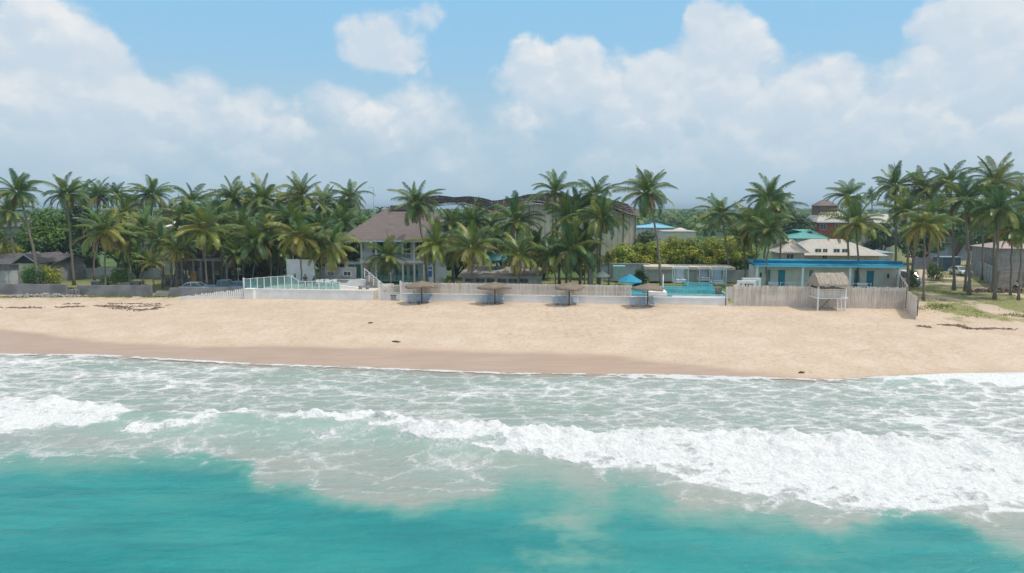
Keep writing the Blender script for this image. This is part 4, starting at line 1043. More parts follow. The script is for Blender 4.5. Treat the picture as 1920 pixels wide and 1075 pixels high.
cols_ = [vx(p) for p in (678, 706, 733, 757, 779, 797)]
for a, b_ in zip(cols_, cols_[1:]):
    m_ = MB(); m_.box(a + .14, b_ - .14, .12, .18, Hf + .95, Hf + 1.02); m_.box(a + .14, b_ - .14, .12, .18, Hf + .08, Hf + .13)
    n = max(3, int((b_ - a) / .14))
    for i in range(1, n): x = a + (b_ - a) * i / n; m_.box(x - .015, x + .015, .135, .165, Hf + .13, Hf + .95)
    m_.build('balcony_railing', WHITE2, t)
    m_ = MB().box(a + .14, b_ - .14, .13, .16, .1, 1.15); m_.build('glass_screen', BALGLASS, t)
MB().box(-3.0, VW + 1.0, -.9, -.55, He - .33, He - .02).box(-3.0, -2.65, -.55, 13, He - .33, He - .02).box(VW + .65, VW + 1, -.55, 13, He - .33, He - .02).build('fascia', WHITE2, t)
MB().hip(-3.1, VW + 4.6, -1.0, 13.2, He, Hr, vx(726) + 1.5, .5).build('roof', SHINGLE, t)
MB().box(vx(716), vx(800), 5.2, 7.0, Hr - .35, Hr + .38).build('roof_ridge_box', SHINGLE, t)
# white bay with narrow windows at the right end
x0 = vx(799); x1 = vx(812)
shell(t, x0 + .02, x1 + 1.2, .6, 5, 0, 5.2, .2, WHITE, [(x0 + .25, x0 + .75, .6, 4.4), (x0 + 1.0, x0 + 1.5, .6, 4.4)], name='end_bay')
window(t, x0 + .25, x0 + .75, .6, 4.4, .6, pm=GLASST, mull=0); window(t, x0 + 1.0, x0 + 1.5, .6, 4.4, .6, pm=GLASST, mull=0)
# left dark low wing
x0 = vx(668) - 2.6
MB().holes(x0, -.02, 0, Hf - .5, 2.0, 2.2, [(x0 + .5, -.6, .3, 2.6)]).box(x0, x0 + .2, 2.2, 9, 0, Hf - .5).build('side_wing', WHITE, t)
window(t, x0 + .5, -.6, .3, 2.6, 2.0, pm=GLASST, mull=1)

# notice wall with a blue sign
Yn = 97
t = thing('notice_wall', 'white garden wall with a small blue and white sign right of the villa', 'wall', (Xat(802, 520, Yn), Yn, GZ + .1), RZ)
hn = Zat(499, Yn) - GZ - .1
MB().box(0, Wm(10, Yn), 0, .25, 0, hn).box(Wm(18, Yn), Wm(35, Yn), .3, .5, 0, hn * .94).build('wall_face', WHITE, t)
s_ = MB().box(.12, .62, -.05, -.01, hn - 1.55, hn - .1).build('sign_board', M('blue_sign_paint', (.04, .16, .42), rough=.5, var=.05), t)
MB().box(.18, .56, -.062, -.052, hn - .7, hn - .45).build('white_panel', WHITE2, s_)

# thin lamp post behind the villa
Yl = 122
t = thing('lamp_post', 'tall thin lamp post on the skyline left of the brown roof', 'lamp post', (Xat(701, 395, Yl), Yl, GZ))
hl = Zat(353, Yl) - GZ
MB().tube([(0, 0, 0), (0, 0, hl)], [.12, .06], 8).build('pole', STEEL, t, True)
a_ = MB().tube([(0, 0, hl), (-.1, 0, hl + .12), (-.5, -.1, hl + .15)], .05, 6).build('arm', STEEL, t)
MB().box(-.75, -.35, -.22, .02, hl + .08, hl + .2).build('lamp_head', WHITE2, a_)

# ---------------------------------------------------------------- the steel barn with a lattice roof
YB = 128.0
def bx(px): return Wm(px - 820, YB, 10)
t = barn = thing('barn', 'huge pale board clad barn with a wavy dark lattice roof behind the palms', 'barn', (Xat(820, 400, YB), YB, GZ))
def bz(py): return Zat(py, YB) - GZ
wl = poly1([(bx(700), bz(396)), (bx(760), bz(377)), (bx(815), bz(366)), (bx(870), bz(367)), (bx(905), bz(374)), (bx(925), bz(379)), (bx(950), bz(372)), (bx(985), bz(363)), (bx(1030), bz(364)), (bx(1080), bz(368)), (bx(1140), bz(372)), (bx(1195), bz(386))])
WCLAD = bpy.data.materials.new('pale_vertical_cladding'); WCLAD.use_nodes = True
N = NT(WCLAD.node_tree); b_ = N.n['Principled BSDF']; pz = N.coord('Object'); fx = N.m('FRACT', N.m('MULTIPLY', N.sep(pz)[0], .95)); cn = N.noise(N.v('MULTIPLY', pz, (1.3, 1, .12)), 1.2, 5, .65)
cc = N.mix(N.ss(cn, .3, .7), (.78, .61, .41), (.88, .72, .53)); cc = N.mix(N.ss(fx, .0, .16, .75, 0), cc, (.26, .19, .13)); cc = N.mix(N.ss(N.noise(pz, .35, 4, .6), .45, .7, 0, .6), cc, (.46, .34, .24))
N.put(b_.inputs['Base Color'], cc); b_.inputs['Roughness'].default_value = .85
b = MB(); n = 34; xa, xb = bx(872), bx(1193)
for i in range(n):
    x0 = xa + (xb - xa) * i / n; x1 = xa + (xb - xa) * (i + 1) / n; y = .3 * math.cos(i * .5)
    b.add([(x0, 0, -.3), (x1, 0, -.3), (x1, 0, wl(x1) - 2.0), (x0, 0, wl(x0) - 2.0), (x0, .3, -.3), (x1, .3, -.3), (x1, .3, wl(x1) - 2.0), (x0, .3, wl(x0) - 2.0)], [(0, 1, 2, 3), (5, 4, 7, 6), (3, 2, 6, 7), (1, 5, 6, 2), (0, 3, 7, 4)])
b.box(xb - .3, xb, .3, 26, -.3, wl(xb) - 2.0)
b.build('cladding', WCLAD, t)
for px in (905, 948, 992, 1036, 1080, 1124, 1168, 1191):
    x = bx(px); MB().box(x - .09, x + .09, -.12, -.002, -.3, wl(x) - 2.1).build('post', M('weathered_brown_steel', (.30, .22, .16), rough=.8, var=.2), t)
LAT = M('dark_lattice_steel', (.085, .07, .062), rough=.8, var=.3)
def rz_(x, y): return float(wl(x)) - abs(y - 9) ** 1.6 * .030 + .25 * math.sin(x * .5 + y * .4)
b = MB(); rnd = random.Random(4)
xs1 = np.arange(bx(702), bx(1196), 1.15)
for y in np.arange(-1.6, 20, 1.8):
    for a, c in zip(xs1, xs1[1:]):
        if y < 1.5 and a < bx(760): continue
        b.bar((a, y, rz_(a, y)), (c, y, rz_(c, y)), .10, .16)
        b.bar((a, y, rz_(a, y) - .55), (c, y, rz_(c, y) - .55), .08, .12)
for a, c in zip(xs1, xs1[1:]):
    for y in np.arange(-1.6, 19, 1.8):
        if y < 1.5 and a < bx(760): continue
        b.bar((a, y, rz_(a, y)), (c, y + 1.8, rz_(c, y + 1.8)), .09, .10)
        b.bar((a, y, rz_(a, y)), (a + .57, y + .9, rz_(a + .57, y + .9) - .55), .05)
b.build('roof_lattice', LAT, t)
# roof covering where it is closed
b = MB()
def patch(x0, x1, y0, y1, dz, nx=24, ny=8):
    k = []
    for j in range(ny + 1):
        for i in range(nx + 1):
            x = x0 + (x1 - x0) * i / nx; y = y0 + (y1 - y0) * j / ny; k.append((x, y, rz_(x, y) + dz))
    b.add(k, [(j * (nx + 1) + i, j * (nx + 1) + i + 1, (j + 1) * (nx + 1) + i + 1, (j + 1) * (nx + 1) + i) for j in range(ny) for i in range(nx)])
patch(bx(1050), bx(1197), -2.0, 14, -.25); patch(bx(925), bx(1050), -1.9, 7.0, -.3); patch(bx(865), bx(925), -1.8, 1.2, -.45)
sm = b.build('roof_sheet', thatch_mat('dark_brown_roof_cover', (.115, .085, .075), (.19, .145, .12)), t)
for px in (709, 729):
    x = bx(px); q = MB().tube([(x, 2, bz(399)), (x, 2, bz(391))], [.16, .12], 8)
    for k_ in range(4):
        a = k_ * 1.57 + .6; q.bar((x, 2, bz(392)), (x + math.cos(a) * 1.0, 2 + math.sin(a) * 1.0, bz(388)), .12)
    q.box(x - .2, x + .2, 1.8, 2.2, bz(470), bz(399)); q.build('tree_column', LAT, t)
# big dark parasol-like arches seen between the crowns
b = MB()
for k_, (px, py) in enumerate(((842, 430), (862, 446))):
    x = bx(px); z = bz(py)
    for i in range(7): b.bar((x - 2 + i * .7, -3, z - abs(i - 3) * .22), (x - 1.3 + i * .7, -1.0, z + .6 - abs(i - 2.5) * .22), .12)
    b.bar((x - 2.4, -3, z - .8), (x + 2.8, -3, z + .4), .14)
b.build('lower_truss', LAT, t)

# ---------------------------------------------------------------- pavilion with a sloping grey roof, blue sunshades
Yp = 93.5
t = thing('pavilion', 'long low pavilion with a pale grey sloping roof behind the bamboo screen', 'pavilion', (Xat(866, 520, Yp), Yp, GZ), RZ)
Wp = Wm(1012 - 866, Yp); z1 = Zat(519, Yp) - GZ; z2 = Zat(503, Yp + 3) - GZ
hs = [(.3 + i * 1.5, 1.65 + i * 1.5, 1.2, z1 - .25) for i in range(6)]
shell(t, 0, Wp, .5, 4.2, 0, z1 - .02, .15, GREYW, hs)
for h in hs: window(t, *h, .5, fm=STEEL, pm=GLASSD, mull=1)
MB().add([(-.4, -.3, z1), (Wp + .4, -.3, z1), (Wp + .2, 4.6, z2), (-.1, 4.6, z2), (-.4, -.3, z1 + .14), (Wp + .4, -.3, z1 + .14), (Wp + .2, 4.6, z2 + .14), (-.1, 4.6, z2 + .14)],
         [(0, 3, 2, 1), (4, 5, 6, 7), (0, 1, 5, 4), (1, 2, 6, 5), (2, 3, 7, 6), (3, 0, 4, 7)]).build('roof', M('grey_roof_sheet', (.40, .36, .33), rough=.8, var=.12), t)
def sunshade(label, px0, px1, py0, py1, Y, cloth=CLOTHB, group='blue sunshades between the palms'):
    xc = Xat((px0 + px1) / 2, 500, Y); w = Wm(px1 - px0, Y) / 2; zt = Zat(py0, Y) - GZ; ze = Zat(py1, Y) - GZ
    t = thing('sunshade', label, 'sunshade', (xc, Y, GZ), RZ, group)
    MB().tube([(0, 0, 0), (0, 0, zt)], .05, 8).build('pole', WHITE2, t, True)
    b = MB(); n = 8; k = []
    for i in range(n): a = 2 * math.pi * (i + .5) / n; k.append((math.cos(a) * w, math.sin(a) * w, ze))
    m_ = [(math.cos(2 * math.pi * (i + .5) / n) * w * .55, math.sin(2 * math.pi * (i + .5) / n) * w * .55, ze + (zt - ze) * .48) for i in range(n)]
    lo = [(x, y, z - .14) for x, y, z in k]
    b.add([(0, 0, zt), *m_, *k, *lo], [(0, 1 + i, 1 + (i + 1) % n) for i in range(n)] + [(1 + i, 9 + i, 9 + (i + 1) % n, 1 + (i + 1) % n) for i in range(n)] + [(9 + i, 17 + i, 17 + (i + 1) % n, 9 + (i + 1) % n) for i in range(n)])
    b.build('canopy', cloth, t)
    r = MB()
    for i in range(n): r.bar((0, 0, zt - .08), (k[i][0] * .97, k[i][1] * .97, ze + .02), .03)
    r.build('ribs', WHITE2, t); return t
sunshade('bright blue sunshade above the pavilion roof, half hidden by palm fronds', 908, 956, 471, 486, 97)
sunshade('smaller blue sunshade right of the bright one over the pavilion', 972, 999, 474, 485, 99)
sunshade('small blue sunshade among yellow fronds by the white bar', 601, 620, 480, 488, 97)
sunshade('turquoise parasol standing beside the infinity pool', 1158, 1205, 514, 527, 88.5)
sunshade('cream parasol on the lawn left of the turquoise one', 1114, 1144, 508, 517, 92, CLOTHW, 'cream and turquoise garden parasols')

# ---------------------------------------------------------------- pool garden
t = thing('infinity_pool', 'turquoise infinity pool behind the white plinth', 'pool', frontp(1180, .5), RZ)
PW = (frontp(1360) - frontp(1180)).length
WATERP = mat('pool_water', (.06, .44, .53), rough=.05, var=.15, scale=.5, bump=.12, bscale=2, spec=.8)
MB().box(0, PW, 0, .3, 0, 1.22).box(0, PW, 6.7, 7.0, 0, 1.35).box(-.3, -.002, 0, 7, 0, 1.35).box(PW + .002, PW + .3, 0, 7, 0, 1.35).build('basin', M('pool_tile', (.26, .52, .58), rough=.3, var=.1), t)
MB().box(.0, PW, .302, 6.69, .8, 1.215).build('water_surface', WATERP, t)
MB().box(PW - 3.4, PW - .02, 7.01, 11.5, .5, 1.5).build('upper_pool', WATERP, t)
MB().box(PW * .45, PW, -.25, -.01, .2, 1.02).build('overflow_ledge', WHITE2, t)
MB().box(PW * .20, PW * .40, -.02, 6.9, 1.0, 1.42).build('pool_bridge', WHITE, t)
MB().box(PW - .9, PW - .25, .4, 1.1, 1.0, 2.05).build('pump_box', M('brown_pump_box', (.28, .23, .17), var=.2), t)
ga = frontp(1080, 1.2); gb = frontp(1700, .6)
t, L = span('lawn', 'green lawn strip behind the pool and the cabanas', 'lawn', ga, gb)
MB().box(0, L, 6.8, 17, 0, .42).build('turf', M('lawn_grass', (.10, .22, .05), var=.25, scale=1.2, bump=.4, bscale=30), t)
MB().box(L * .60, L, 1.0, 6.79, 0, .40).build('paving', BEIGE, t)
# white back wall with a flat roof strip
Yw = 104
t = thing('garden_wall', 'long pale grey garden wall with a beige flat roof edge behind the cabanas', 'wall', (Xat(1212, 520, Yw), Yw, GZ + .3), RZ)
Wg = Wm(1372 - 1212, Yw); hw = Zat(505, Yw) - GZ - .3
MB().box(0, Wg + 3.9, 0, .2, 0, hw).build('wall_face', M('pale_grey_wall', (.42, .45, .44), var=.08, scale=.5), t)
MB().box(-.3, Wg, -.5, 4.5, hw + .002, hw + .42).build('roof_edge', BEIGE, t)
MB().box(-.05, .15, .21, 5, 0, hw).build('side_wall', WHITE, t)
t = thing('garden_wall', 'lower grey blue wall left of the lone tall palm, behind the parasols', 'wall', (Xat(1118, 520, 108), 108, GZ + .2), RZ)
hw2 = Zat(497, 108) - GZ; MB().box(0, Wm(98, 108), 0, .2, 0, hw2).build('wall_face', M('grey_blue_wall', (.36, .41, .43), var=.1, scale=.5), t)
MB().box(-.05, Wm(98, 108) + .05, -.05, .25, hw2 + .002, hw2 + .1).build('coping', GREYW, t)
MB().box(Wm(30, 108), Wm(52, 108), -2.6, -.3, 0, 2.3).build('shed', M('pale_teal_shed', (.28, .45, .44), var=.1), t)
t = thing('beige_column', 'beige rendered column standing left of the cream parasol', 'column', (Xat(1108, 520, 94), 94, GZ), RZ)
MB().box(-.33, .33, -.3, .3, 0, Zat(500, 94) - GZ).build('shaft', BEIGE, t); MB().box(-.4, .4, -.36, .36, Zat(500, 94) - GZ + .002, Zat(498, 94) - GZ).build('capital', WHITE2, t)

def cabana(label, px0, px1, py0, py1, Y):
    x0 = Xat(px0, 520, Y); w = Wm(px1 - px0, Y); z0 = Zat(py1, Y); h = Zat(py0, Y) - z0; z0 = min(z0, GZ + .42)
    h = Zat(py0, Y) - z0; t = thing('cabana', label, 'cabana', (x0, Y, z0), RZ, 'white curtained cabanas on the lawn')
    for x in (0, w):
        for y in (0, 2.0): MB().box(x - .045, x + .045, y - .045, y + .045, 0, h).build('post', WHITE2, t)
    f = MB()
    for y in (0, 2.0): f.box(.046, w - .046, y - .04, y + .04, h - .1, h - .02)
    for x in (0, w): f.box(x - .04, x + .04, .046, 1.954, h - .1, h - .02)
    f.build('top_frame', WHITE2, t)
    MB().box(.05, w - .05, .05, 1.95, .25, .5).build('daybed', WHITE2, t)
    MB().box(.1, w - .1, .1, 1.9, .502, .66).build('mattress', M('pale_blue_cushion', (.45, .58, .68), var=.08), t)
    cw = M('sheer_curtain', (.50, .56, .58), rough=.9, var=.08)
    for a, c in ((.06, w * .16), (w * .84, w - .06)):
        b = MB(); n = 8
        for i in range(n):
            u0, u1 = a + (c - a) * i / n, a + (c - a) * (i + 1) / n; ya, yb_ = .03 + .03 * (i % 2), .03 + .03 * ((i + 1) % 2)
            b.add([(u0, ya, .1), (u1, yb_, .1), (u1, yb_, h - .11), (u0, ya, h - .11), (u0, ya + .01, .1), (u1, yb_ + .01, .1), (u1, yb_ + .01, h - .11), (u0, ya + .01, h - .11)], [(0, 1, 2, 3), (5, 4, 7, 6), (3, 2, 6, 7), (0, 4, 5, 1)])
        b.build('curtain', cw, t)
    MB().box(w * .16, w * .84, 1.96, 1.98, .5, h - .12).build('back_curtain', cw, t)
    return t
cabana('white curtained cabana on the left of the three on the lawn', 1264, 1290, 503, 532, 98)
cabana('middle cabana, partly behind the right one', 1311, 1334, 503, 528, 101)
cabana('nearest white cabana frame, right of the middle one', 1335, 1361, 505, 534, 97)
# white portal frames
for k_, (px0, px1, py0, Y, lb) in enumerate(((1383, 1416, 527, 84.5, 'front one of the nested white portal frames beside the pool'), (1392, 1425, 522, 88.5, 'rear white portal frame behind the lower front one by the pool'))):
    t = thing('portal_frame', lb, 'frame', (Xat(px0, 540, Y), Y, GZ), RZ, 'white portal frames at the pool corner'); w = Wm(px1 - px0, Y); h = Zat(py0, Y) - GZ
    MB().box(0, .28, 0, .5, 0, h - .32).build('upright', WHITE2, t); MB().box(w - .28, w, 0, .5, 0, h - .32).build('upright', WHITE2, t); MB().box(-.02, w + .02, -.01, .51, h - .318, h).build('lintel', WHITE2, t)
    if k_ == 0: MB().box(.285, w - .285, .3, .4, .0, h - .9).build('infill', GREYW, t)
t = thing('sloping_parapet', 'white sloping parapet rising to the nested portal frames', 'wall', (Xat(1370, 545, 84), 84, GZ), RZ)
MB().prism([(0, 0), (1.05, 0), (1.05, Zat(530, 84) - GZ), (0, Zat(541, 84) - GZ)], 0, .3).build('wall_face', WHITE, t)

# white slim post by the pool
t = thing('shower_post', 'slim white post by the pool next to the lone palm', 'post', (Xat(1243, 540, 87), 87, GZ)); h = Zat(516, 87) - GZ
MB().tube([(0, 0, 0), (0, 0, h)], .07, 8).build('pole', WHITE2, t, True); MB().tube([(0, 0, h - .02), (0, 0, h + .09)], [.1, .05], 8).build('cap', WHITE2, t)

# ---------------------------------------------------------------- blue roofed cabins
Yc = 93.0; zc = GZ + .4
def cx_(px): return Wm(px - 1418, Yc, 3)
t = thing('cabin_row', 'long single storey cabin row with a bright blue roof and teal doors', 'cabins', (Xat(1418, 530, Yc), Yc, zc), RZ)
CW = cx_(1676); ze = Zat(500, Yc) - zc; zr = Zat(487, Yc + 4.4) - zc
drs = [(cx_(1463), cx_(1476)), (cx_(1623), cx_(1636))]; wins = [(cx_(1440), cx_(1450)), (cx_(1519), cx_(1528)), (cx_(1600), cx_(1609))]
holes_ = [(a, b_, 0, 2.5) for a, b_ in drs] + [(a, b_, .1, 2.6) for a, b_ in wins] + [(cx_(1542), cx_(1556), 1.6, 2.1)]
shell(t, 0, CW, 1.7, 4.7, 0, ze - .02, .2, M('cabin_wall', (.86, .74, .63), var=.08, scale=.6), holes_)
for a, b_ in drs: door(t, a, b_, 0, 2.5, 1.7, TEAL)
for a, b_ in wins: window(t, a, b_, .1, 2.6, 1.7, pm=GLASST, mull=0)
window(t, cx_(1542), cx_(1556), 1.6, 2.1, 1.7, pm=GLASST, mull=1)
for px in (1419, 1501, 1585, 1671): MB().box(cx_(px) - .14, cx_(px) + .14, .0, .28, 0, ze - .02).build('post', WHITE2, t)
for px in (1431, 1661): MB().box(cx_(px) - .12, cx_(px) + .12, 1.66, 1.695, 1.5, 2.1).build('wall_lamp', DARK, t)
MB().box(-.25, CW + .25, -.25, .3, ze, ze + .20).build('fascia', M('pale_blue_fascia', (.22, .58, .76), var=.05), t)
MB().prism_x([(-.2, ze + .21), (.02, ze + .21), (4.9, zr - .05), (4.9, zr + .05), (-.2, ze + .32)], -.3, CW + .3).build('roof', TINB, t)
MB().box(-.32, CW + .32, .9, 1.02, ze + .42, ze + .80).build('roof_upstand', M('deep_blue_flashing', (.01, .20, .33), var=.1), t)
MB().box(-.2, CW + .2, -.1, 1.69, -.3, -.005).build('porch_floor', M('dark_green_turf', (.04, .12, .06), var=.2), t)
for px in (1444, 1521, 1605):      # benches
    x = cx_(px); bt = thing('garden_bench', {1444: 'white bench on the porch by the left teal door', 1521: 'white bench on the porch hidden behind the thatched hut', 1605: 'white bench on the porch left of the right teal door'}[px], 'bench', Vector(t.location) + Matrix.Rotation(RZ, 3, 'Z') @ Vector((x, .9, 0)), RZ, 'white porch benches')
    MB().box(0, 1.35, 0, .4, .40, .45).build('seat', WHITE2, bt); MB().box(0, 1.35, .37, .41, .5, .9).build('backrest', WHITE2, bt)
    for a in (.03, 1.25):
        for y in (.02, .33): MB().box(a, a + .07, y, y + .06, 0, .399).build('leg', WHITE2, bt)
t2 = thing('porch_railing', 'thin white cable railing in front of the cabin porch', 'railing', (Xat(1463, 530, 91.4), 91.4, zc), RZ)
for i in range(5): MB().box(i * 2.9, i * 2.9 + .05, 0, .05, -.3, 1.15).build('post', WHITE2, t2)
MB().box(0, 11.7, .01, .04, 1.0, 1.04).box(0, 11.7, .01, .04, .6, .62).build('cable', WHITE2, t2)

# ---------------------------------------------------------------- houses behind
def house(name, label, cat, px0, px1, pye, pyr, Y, depth, wallm, roofm, wins=(), hip=None, over=.5, rz=RZ, pmat=GLASSD, zg=None, chim=False, fas=None, base=0.0):
    zg = gz(Xat(px0, 480, Y), Y) if zg is None else zg
    t = thing(name, label, cat, (Xat(px0, 480, Y), Y, zg - .1), rz); w = Wm(px1 - px0, Y); ze = Zat(pye, Y) - zg + .1; zr = Zat(pyr, Y + depth / 2) - zg + .1
    q = lambda px: Wm(px - px0, Y)
    hs = [(q(a), q(b_), Zat(d, Y) - zg + .1, Zat(c, Y) - zg + .1) for a, b_, c, d in wins]
    shell(t, 0, w, 0, depth, base, ze - .01, .25, wallm, hs)
    for h in hs: window(t, *h, 0, pm=pmat, mull=1)
    if hip is None: MB().gable(-over, w + over, -over, depth + over, ze - .1, zr - .12, .14).build('roof', roofm, t); MB().prism_x([(.01, ze), (depth / 2, zr - .15), (depth - .01, ze)], 0, .2).prism_x([(.01, ze), (depth / 2, zr - .15), (depth - .01, ze)], w - .2, w).build('gable_wall', wallm, t)
    else: MB().hip(0, w, 0, depth, ze, zr, hip + over, .5, over).build('roof', roofm, t)
    if fas: MB().box(-over, w + over, -over - .06, -over - .005, ze - .22, ze + .05).build('fascia', fas, t)
    return t
# bungalow, left
t = house('bungalow', 'dark grey roofed bungalow at the left edge behind the panel fence', 'house', -30, 104, 495, 475, 106, 9, M('bungalow_wall', (.30, .28, .28), var=.15), DKROOF, [(4, 11, 498, 512), (14, 20, 498, 512), (38, 50, 498, 514)], over=.7)
# its little cross gable
g0 = Wm(66 + 30, 106); gw = Wm(38, 106); zE = Zat(490, 104) - GZ; zR = Zat(476, 104) - GZ
MB().prism([(g0, 0), (g0 + gw, 0), (g0 + gw, zE), (g0, zE)], -2.4, -.01).build('porch_wall', CREAM, t)
MB().add([(g0 - .5, -3.1, zE - .2), (g0 + gw / 2, -3.1, zR), (g0 + gw + .5, -3.1, zE - .2), (g0 - .5, 4, zE - .2), (g0 + gw / 2, 4, zR), (g0 + gw + .5, 4, zE - .2),
          (g0 - .5, -3.1, zE - .05), (g0 + gw / 2, -3.1, zR + .16), (g0 + gw + .5, -3.1, zE - .05), (g0 - .5, 4, zE - .05), (g0 + gw / 2, 4, zR + .16), (g0 + gw + .5, 4, zE - .05)],
         [(6, 7, 10, 9), (7, 8, 11, 10), (0, 3, 4, 1), (1, 4, 5, 2), (0, 1, 7, 6), (1, 2, 8, 7)]).build('porch_roof', DKROOF, t)
MB().bar((g0 - .55, -3.16, zE - .1), (g0 + gw / 2, -3.16, zR + .12), .05, .16).bar((g0 + gw + .55, -3.16, zE - .1), (g0 + gw / 2, -3.16, zR + .12), .05, .16).build('barge_board', GREYW, t)
MB().prism([(g0 + .1, zE - .1), (g0 + gw - .1, zE - .1), (g0 + gw / 2, zR - .1)], -2.6, -2.42).build('gable_panel', DARK, t)
# pale house fragments behind the trees
house('house', 'pale grey house wall glimpsed behind the leaning palm at the left edge', 'house', 14, 46, 425, 412, 132, 8, M('pale_lilac_wall', (.46, .44, .47), var=.1), DKROOF, [(30, 38, 432, 442)], hip=2)
house('house', 'cream upper storey with a white hip roof between the palm crowns', 'house', 300, 325, 428, 415, 118, 8, CREAM, WHITE, [(311, 316, 429, 437)], hip=2.0, over=.35)
house('house', 'narrow white house wall just right of the cream upper storey', 'house', 322, 352, 424, 421, 124, 6, M('soft_white_wall', (.62, .58, .52), var=.1), WHITE, [(334, 341, 428, 436)], hip=1.5, over=.2)
house('house', 'low beige house glimpsed between palm trunks left of the unfinished house', 'house', 266, 286, 458, 448, 120, 6, BEIGE, DKROOF, [], hip=1.5)
# unfinished two storey concrete house
Yu = 100; t = thing('unfinished_house', 'unfinished two storey concrete house with bare columns in palm shade', 'building', (Xat(303, 520, Yu), Yu, GZ), RZ)
Wu = Wm(432 - 303, Yu); zf = Zat(486, Yu) - GZ; zt = Zat(455, Yu) - GZ
MB().box(0, Wu, 0, 9, zf - .25, zf).build('floor_slab', CONC, t)
MB().box(1.2, Wu * .72, .2, 9, zt - .2, zt).build('roof_slab', CONC, t)
MB().holes(.3, Wu - .3, 0, zf - .26, 3.0, 3.2, [(1.2, 2.6, 0, 2.1), (3.6, 5.0, .9, 2.1), (6.2, 7.4, 0, 2.1), (8.3, 9.6, .9, 2.1)]).build('block_wall', DKCONC, t); MB().holes(.3, Wu - .3, 0, zf - .26, 8.8, 9.0, [(2, 4, .9, 2), (6, 8, .9, 2)]).build('rear_wall', DKCONC, t)
MB().holes(1.4, Wu * .7, zf, zt - .21, 4.0, 4.2, [(2.2, 3.4, zf + .9, zf + 2.2), (4.6, 5.6, zf, zf + 2.1)]).build('upper_wall', DKCONC, t)
for px in (303, 320, 342, 365, 380, 404, 430): MB().box(Wm(px - 303, Yu), Wm(px - 303, Yu) + .24, .05, .29, -.2, zf - .26).build('column', CONC, t)
for px in (318, 326, 344, 384): MB().box(Wm(px - 303, Yu), Wm(px - 303, Yu) + .22, .3, .52, zf, zt - .21).build('upper_column', CONC, t)
MB().box(.3, Wu * .5, .31, .42, 0, 1.1).build('parapet', DKCONC, t); MB().box(Wu * .62, Wu - .4, .31, .42, 0, 1.0).build('parapet', DKCONC, t)
q = MB()
for i in range(9): q.box(3.2 + i * .28, 3.2 + i * .28 + .27, .6, 1.9, 0, .3 + i * .3)
q.build('stair', CONC, t)
MB().box(Wm(365 - 303, Yu) , Wm(376 - 303, Yu), -.5, -.42, .8, 2.3).build('orange_board', M('orange_plywood', (.55, .26, .10), var=.2), t)

# right-hand houses
house('villa', 'wide beige villa with a pale hipped tin roof behind the blue roofed cabins', 'house', 1492, 1640, 478, 448, 118, 12, M('villa_beige_wall', (.64, .53, .43), var=.1), TINR, [(1526, 1538, 466, 479), (1540, 1549, 466, 486), (1559, 1571, 466, 479), (1574, 1586, 466, 479)], hip=4.2, over=1.2)
t = house('annex', 'small pyramid roofed annex at the left front of the beige villa', 'house', 1464, 1506, 474, 449, 110, 6, BEIGE, TINR, [(1474, 1488, 476, 486)], hip=2.6, over=.7)
t = house('house', 'low hall with a teal green roof behind the beige villa', 'house', 1478, 1545, 447, 430, 140, 10, GREYW, TING, [], hip=5.5, over=.6)
t = house('brick_house', 'red brick house with a stepped brown roof rising above the villa', 'house', 1531, 1588, 416, 388, 150, 10, BRICK, TINR, [(1535, 1546, 420, 431), (1562, 1573, 420, 431)], hip=2.5, over=.5, fas=WHITE2)
w = Wm(48, 150)
zz = Zat(390, 150) - GZ; zq = Zat(374, 155) - GZ
MB().box(.8, w - .8, 3.0, 7.5, zz - 2.0, zz + .55).build('dormer_wall', M('brown_dormer', (.22, .13, .10), var=.15), t); MB().hip(.5, w - .5, 2.7, 7.8, zz + .56, zq, 1.8).build('dormer_roof', SHINGLE, t)
house('house', 'low white roofed house in the gap left of the brick house', 'house', 1500, 1528, 440, 428, 165, 8, GREYW, M('pale_roof_sheet', (.55, .53, .50), var=.1), [], hip=2)
house('house', 'pale gabled roof glimpsed between the palms above the white van', 'house', 1640, 1668, 418, 402, 150, 8, GREYW, M('pale_roof_sheet', (.55, .53, .50)), [], hip=None)
house('store_hall', 'far shed with a pale sky blue roof right of the barn', 'shed', 1190, 1262, 427, 418, 230, 16, GREYW, TINC, [], hip=8, over=.5)
house('store_hall', 'long flat beige building in front of the far forest', 'building', 1243, 1302, 434, 431, 190, 10, BEIGE, M('beige_flat_roof', (.55, .50, .45)), [], hip=3, over=.3)
house('house', 'tiny white hut in the far gap left of the lone drooping palm', 'house', 1268, 1284, 431, 427, 210, 6, WHITE, BEIGE, [], hip=1)
house('shed', 'brown roofed grey shed by the right edge behind the post fence', 'shed', 1872, 1950, 466, 452, 112, 8, M('shed_grey_wall', (.34, .31, .30), var=.15), TINP, [], hip=2.6, over=.4)
house('house', 'blue grey house far up the dirt track', 'house', 1776, 1818, 440, 424, 150, 9, M('blue_grey_wall', (.27, .34, .40), var=.1), M('dull_roof', (.34, .35, .36)), [(1786, 1792, 446, 453), (1800, 1806, 446, 453)], hip=2.5)
house('house', 'low pale blue roof beyond the white van', 'house', 1638, 1672, 474, 468, 128, 7, BEIGE, M('faded_blue_roof', (.30, .42, .50)), [], hip=2)
t = thing('shipping_container', 'dark blue shipping container standing on the track behind the parked car', 'container', (Xat(1766, 490, 124), 124, gz(75, 124)), R(3)); w = Wm(37, 124); 
b = MB(); n = 24
for i in range(n):
    a, c = w * i / n, w * (i + 1) / n; y = .05 * (i % 2); b.box(a, c, y, 2.4, .1, 2.5)
b.build('body', M('dark_blue_steel', (.08, .13, .18), rough=.6, var=.15), t); MB().box(-.05, w + .05, -.03, 2.45, 2.502, 2.62).build('roof', M('pale_blue_steel', (.28, .38, .45)), t)
